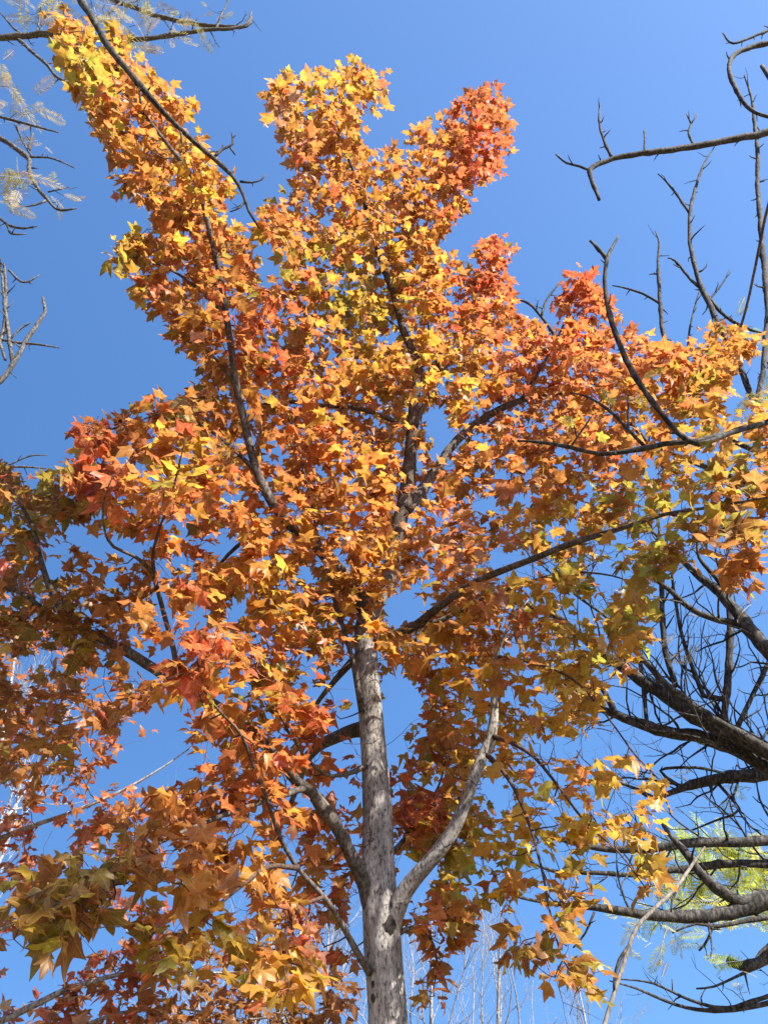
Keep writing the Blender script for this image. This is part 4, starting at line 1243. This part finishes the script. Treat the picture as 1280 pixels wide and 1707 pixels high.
Lf.append(dict(rows=[(-60, 205, 3.0, 10), (0, 229, 3.0, 9), (25, 247, 3.0, 8.5), (47, 264, 3.0, 8), (50, 285, 3.0, 7.5), (62, 310, 3.0, 7), (80, 332, 3.0, 6), (95, 348, 3.0, 5), (112, 350, 3.0, 4), (128, 347, 3.0, 2.5)], rise=.15,
               twigs=[[(-10, 190, 3.0, 5), (20, 202, 3.0, 5), (60, 212, 3.0, 4), (98, 221, 3.0, 2.5)], [(26, 208, 3.0, 4.5), (40, 240, 3.0, 4), (55, 262, 3.0, 3)], [(50, 262, 3.0, 4), (80, 262, 3.0, 3.5), (105, 270, 3.0, 3), (125, 280, 3.0, 2)], [(78, 335, 3.0, 4), (60, 342, 3.0, 3.5), (42, 345, 3.0, 2)], [(48, 250, 3.0, 5), (55, 222, 3.0, 3)], [(80, 320, 3.0, 3), (115, 312, 3.0, 2)]],
               fronds=[(5, 110, 3.0, 4, .2, TAN), (18, 145, 3.0, 4, .2, TAN), (52, 175, 3.0, 5, .18, TAN), (22, 185, 3.0, 5, .18, TAN), (50, 190, 3.0, 3, .16, TAN), (8, 290, 3.0, 5, .2, YGRN + TAN), (30, 315, 3.0, 5, .22, TAN + YGRN), (25, 335, 3.0, 4, .2, TAN), (95, 305, 3.0, 3, .14, TAN), (130, 312, 3.0, 2, .12, TAN), (70, 258, 3.0, 3, .14, TAN), (110, 330, 3.0, 1, .1, TAN)], **{**lk, 'every': .25, 'length': (.04, .1)}))
Lf.append(dict(rows=[(-50, 340, 3.1, 7), (-5, 362, 3.1, 6), (15, 376, 3.1, 5), (40, 381, 3.1, 4), (62, 377, 3.1, 2.5)], rise=.1, twigs=[[(12, 374, 3.1, 4), (20, 390, 3.1, 3), (45, 390, 3.1, 2)]], **{**lk, 'length': (.03, .08)}))
bare_tree('feathery_tree', 'slender tree with tan feathery fronds whose limbs enter at the upper left corner', (-4.7, 3.3, 0),
          [(-4.7, 3.3, -.1, .2), (-4.7, 3.3, .2, .16), (-4.65, 3.3, 2, .14), (-4.72, 3.3, 5, .11), (-4.68, 3.3, 8, .08), (-4.7, 3.3, 11, .03)], Lf, [M_GREYB])

# --- a third bare tree with silvery twigs, left edge below it
Lg = [dict(rows=[(-60, 680, 4.4, 12), (0, 636, 4.4, 10), (22, 605, 4.4, 8.5), (40, 575, 4.4, 8), (60, 545, 4.4, 7.5), (74, 520, 4.4, 6.5), (72, 495, 4.4, 4)], rise=.2,
           twigs=[[(22, 607, 4.4, 7), (18, 575, 4.4, 6.5), (12, 530, 4.4, 6), (5, 480, 4.4, 5), (0, 430, 4.4, 3)], [(-10, 562, 4.4, 5), (25, 570, 4.4, 5), (65, 574, 4.4, 4), (100, 580, 4.4, 2)], [(-20, 620, 4.4, 6), (5, 560, 4.4, 6), (12, 500, 4.4, 5), (8, 440, 4.4, 4)], [(15, 450, 4.4, 4), (40, 470, 4.4, 3.5), (68, 458, 4.4, 2)],
                  [(18, 565, 4.4, 4), (38, 545, 4.4, 3), (50, 538, 4.4, 2)], [(10, 600, 4.4, 5), (-20, 520, 4.4, 4)]], every=.2, length=(.06, .22), tw_every=.16, tw_len=(.04, .16), up=.3),
      dict(rows=[(-60, 800, 4.4, 6), (0, 780, 4.4, 5), (40, 778, 4.4, 4), (85, 782, 4.4, 2)], rise=.2, every=.15, length=(.05, .2), twigs=[[(10, 778, 4.4, 3), (50, 760, 4.4, 2.5), (80, 759, 4.4, 1.5)]], up=.3)]
bare_tree('silvery_tree', 'bare tree with silvery forked twigs poking in at the left edge', (-4.9, 4.6, 0),
          [(-4.9, 4.6, -.1, .15), (-4.9, 4.6, .2, .12), (-4.85, 4.6, 2, .1), (-4.9, 4.6, 4.5, .07), (-4.9, 4.6, 7, .02)], Lg, [M_GREYB])


# ------------------------------------------------------------------ slim pale stem crossing the dark boughs
def slim_stem():
    rows = [(985, 1780, 3.3, 7.6), (1008, 1707, 3.32, 7.2), (1026, 1648, 3.34, 7), (1046, 1585, 3.36, 6.6), (1062, 1545, 3.38, 6.4), (1096, 1510, 3.42, 6.4), (1125, 1482, 3.45, 6), (1142, 1458, 3.48, 5.6), (1158, 1434, 3.5, 4.6), (1174, 1412, 3.52, 3)]
    c = trace(rows)
    e = c[0]
    root = thing('sapling', 'slim pale leaning sapling stem crossing in front of the thick black lower right bough', 'tree', (e[0] - .12, 3.25, 0))
    q = crom([(e[0] - .12, 3.25, -.05, e[3] * 1.4), (e[0] - .08, 3.27, .5, e[3] * 1.15), tuple(e)], .06)
    c = wobble(np.concatenate([q[:-1], c]), .05)
    mb = MB()
    tube(mb, c[:, :3], c[:, 3], 12, 0, rough=.06)
    mb.build('trunk', [M_POLE], root)
    for rows in ([(1046, 1578, 3.36, 5), (1032, 1600, 3.34, 6), (1024, 1630, 3.33, 5), (1023, 1650, 3.33, 4)], [(1130, 1478, 3.46, 5), (1120, 1500, 3.45, 4), (1118, 1520, 3.44, 3)]):
        b = MB()
        t2 = wobble(trace(rows), .05)
        tube(b, t2[:, :3], t2[:, 3], 7, 0, rough=.05)
        b.build('branch', [M_DARK], root)


slim_stem()


# ------------------------------------------------------------------ pale bare trees far behind
def fan_tree(px, y, top_py, label, n_limb, spread, seed, lean=0., top_dx=0, twig=26, name='pale_tree', wide=1.0):
    rs = np.random.default_rng(seed)
    top = P(px + top_dx, top_py, y)
    bx = P(px, 1700, y)[0] - lean
    H = top[2]
    root = thing(name, label, 'tree', (bx, y, 0), 'pale bare trees behind the maple')
    mb = MB()
    r0 = .008 * H + .022
    tr = crom([(bx, y, -.1, r0 * 1.5), (bx, y, .3, r0), (bx + (top[0] - bx) * .3, y + rs.normal(0, .1), H * .35, r0 * .75), (bx + (top[0] - bx) * .65, y + rs.normal(0, .15), H * .68, r0 * .42), (top[0], y, H, r0 * .08)], .2)
    tube(mb, tr[:, :3], tr[:, 3], 9, 0, rough=.04)
    mb.build('trunk', [M_PALE], root)

    def shoot(m, s, d, L, r, lev):
        n = max(4, int(L / .25))
        p = np.array(s); dd = unit(d); pts = [p.copy()]
        for i in range(n):
            dd = unit(dd + rs.normal(0, .16, 3) + np.array([0, 0, .10]))
            p = p + dd * L / n
            pts.append(p.copy())
        pts = np.array(pts)
        rr = r * np.linspace(1, .25, n + 1)
        tube(m, pts, rr, 4 if lev else 6, 0, cap=False)
        if lev < 2:
            for k in range((6 if lev == 0 else 3) + int(L * 3.)):
                i = rs.integers(1, n)
                ax = unit(pts[i] - pts[i - 1])
                ra = unit(np.cross(ax, rs.normal(0, 1, 3)))
                shoot(m, pts[i], ax * .8 + ra * .65, L * rs.uniform(.22, .5), rr[i] * .55, lev + 1)
    for k in range(n_limb):
        m = MB()
        f = .25 + .7 * (k + .5) / n_limb
        i = int(f * (len(tr) - 1))
        a = rs.uniform(0, 6.28)
        d = np.array([math.cos(a) * spread, math.sin(a) * spread, 1.0])
        shoot(m, tr[i, :3], d, H * (1 - f) * rs.uniform(.75, 1.05) * wide + .25, max(tr[i, 3] * .42, .007), 0)
        m.build('branch', [M_PALE], root)
    return root


fan_tree(430, 11, 1465, 'pale bare tree showing between the low yellow leaves left of the trunk', 12, .5, 3, top_dx=10)
fan_tree(545, 12, 1500, 'pale bare tree whose top stands directly against the left side of the grey trunk', 10, .45, 5, top_dx=5)
fan_tree(352, 12, 1570, 'pale bare tree lower and left of the other pale tops under the near yellow leaves', 9, .5, 17)
fan_tree(700, 11.5, 1520, 'pale bare tree rising close to the right side of the grey trunk', 8, .55, 8, top_dx=20)
fan_tree(800, 11, 1500, 'pale bare tree standing alone in open sky between the trunk and the dark boughs', 9, .5, 21, top_dx=35)
fan_tree(957, 13, 1612, 'small pale bare treetop low beneath the hanging olive leaves', 7, .4, 13)
fan_tree(-20, 8.0, 1000, 'tall pale bare tree with white lit stem behind the red maple', 9, .75, 29, top_dx=60, wide=.75)


# ------------------------------------------------------------------ yellow green feathery tree behind the dark boughs
def yellow_green():
    base = (4.9, 6.2, 0)
    root = thing('young_feathery_tree', 'tree with yellow green feathery foliage glowing behind the dark boughs at the lower right', 'tree', base)
    mb = MB()
    tr = crom([(*base[:2], -.1, .12), (*base[:2], .2, .09), (4.88, 6.2, 1.8, .07), (4.92, 6.2, 3.2, .04), (4.9, 6.2, 4.2, .012)], .08)
    tube(mb, tr[:, :3], tr[:, 3], 10, 0, rough=.05)
    mb.build('trunk', [M_GREYB], root)
    G = [[(1235, 1480, 6.0), (1200, 1490, 6.0), (1270, 1465, 6.1), (1175, 1485, 6.0), (1255, 1500, 6.0)], [(1130, 1345, 6.1), (1210, 1340, 6.1), (1265, 1330, 6.2), (1170, 1355, 6.0)],
         [(1150, 1440, 6.0), (1200, 1450, 6.0), (1270, 1420, 6.1), (1230, 1440, 6.0)], [(1130, 1500, 5.9), (1170, 1510, 5.9), (1110, 1505, 5.9), (1210, 1420, 6.1)], [(1230, 1425, 6.0), (1180, 1420, 6.0), (1145, 1420, 6.0), (1275, 1480, 6.0)]]
    G[1] = [(1210, 1415, 6.1), (1160, 1418, 6.0), (1250, 1425, 6.1)]
    for g in G:
        bm, fr = MB(), MB()
        far = P(*g[0])
        i = np.argmin(np.abs(tr[:, 2] - (far[2] - .5)))
        s = tr[i, :3]
        c = crom([(*s, .022), (*((s + far) / 2 + np.array([0, 0, .12])), .015), (*far, .006)], .08)
        tube(bm, c[:, :3], c[:, 3], 7, 0)
        for (px, py, y) in g:
            p = P(px, py, y)
            k = np.argmin(((c[:, :3] - p) ** 2).sum(1))
            tube(bm, [c[k, :3], (c[k, :3] + p) / 2 + np.array([0, 0, .03]), p], [.006, .004, .003], 4, 0)
            for q in range(15):
                a = p + RNG.normal(0, .07, 3)
                d = RNG.normal(0, 1, 3); d[2] -= .3
                frond(fr, a, d, RNG.uniform(.11, .2), np.array(YGRN[RNG.integers(4)]), 12, .34)
        b = bm.build('branch', [M_GREYB], root)
        fr.build('foliage', [M_FROND], b, colors=True, smooth=False)


yellow_green()


# ------------------------------------------------------------------ round green shrub just peeping in at the bottom edge
def green_shrub():
    c = P(1187, 1745, 5.0)
    root = thing('evergreen_shrub', 'green leafy shrub tip just showing at the bottom edge near the right corner', 'shrub', (c[0], 5.0, 0))
    mb = MB()
    tube(mb, [(c[0], 5, -.05), (c[0] + .02, 5, .8), (c[0], 5, 1.5), (c[0], 5, c[2])], [.03, .025, .018, .006], 8)
    mb.build('stem', [M_GREYB], root)
    f = MB()
    for i in range(420):
        a = RNG.normal(0, 1, 3)
        a = unit(a) * RNG.uniform(.4, 1) ** .5
        h = 1.3
        p = np.array([c[0], 5, c[2] - .62]) + a * np.array([.26, .26, .68])
        col = np.array([(.07, .12, .03), (.10, .15, .035), (.05, .09, .025)][RNG.integers(3)])
        d = unit(a + RNG.normal(0, .4, 3))
        s = np.cross(d, unit(RNG.normal(0, 1, 3))); s = unit(s)
        L = RNG.uniform(.07, .12)
        n_ = np.cross(s, d)
        v = np.array([p, p + d * L * .3 + s * L * .22, p + d * L * .7 + s * L * .2, p + d * L, p + d * L * .7 - s * L * .2, p + d * L * .3 - s * L * .22, p + d * L * .5 + n_ * .012])
        f.add(v, [(0, 1, 6), (1, 2, 6), (2, 3, 6), (3, 4, 6), (4, 5, 6), (5, 0, 6)], 0, np.tile(col, (7, 1)))
    f.build('foliage', [M_GREEN], root, colors=True)


green_shrub()
for o in bpy.data.objects:
    if o.type == 'MESH' and o.parent is None and 'kind' not in o:
        print('TOP', o.name)
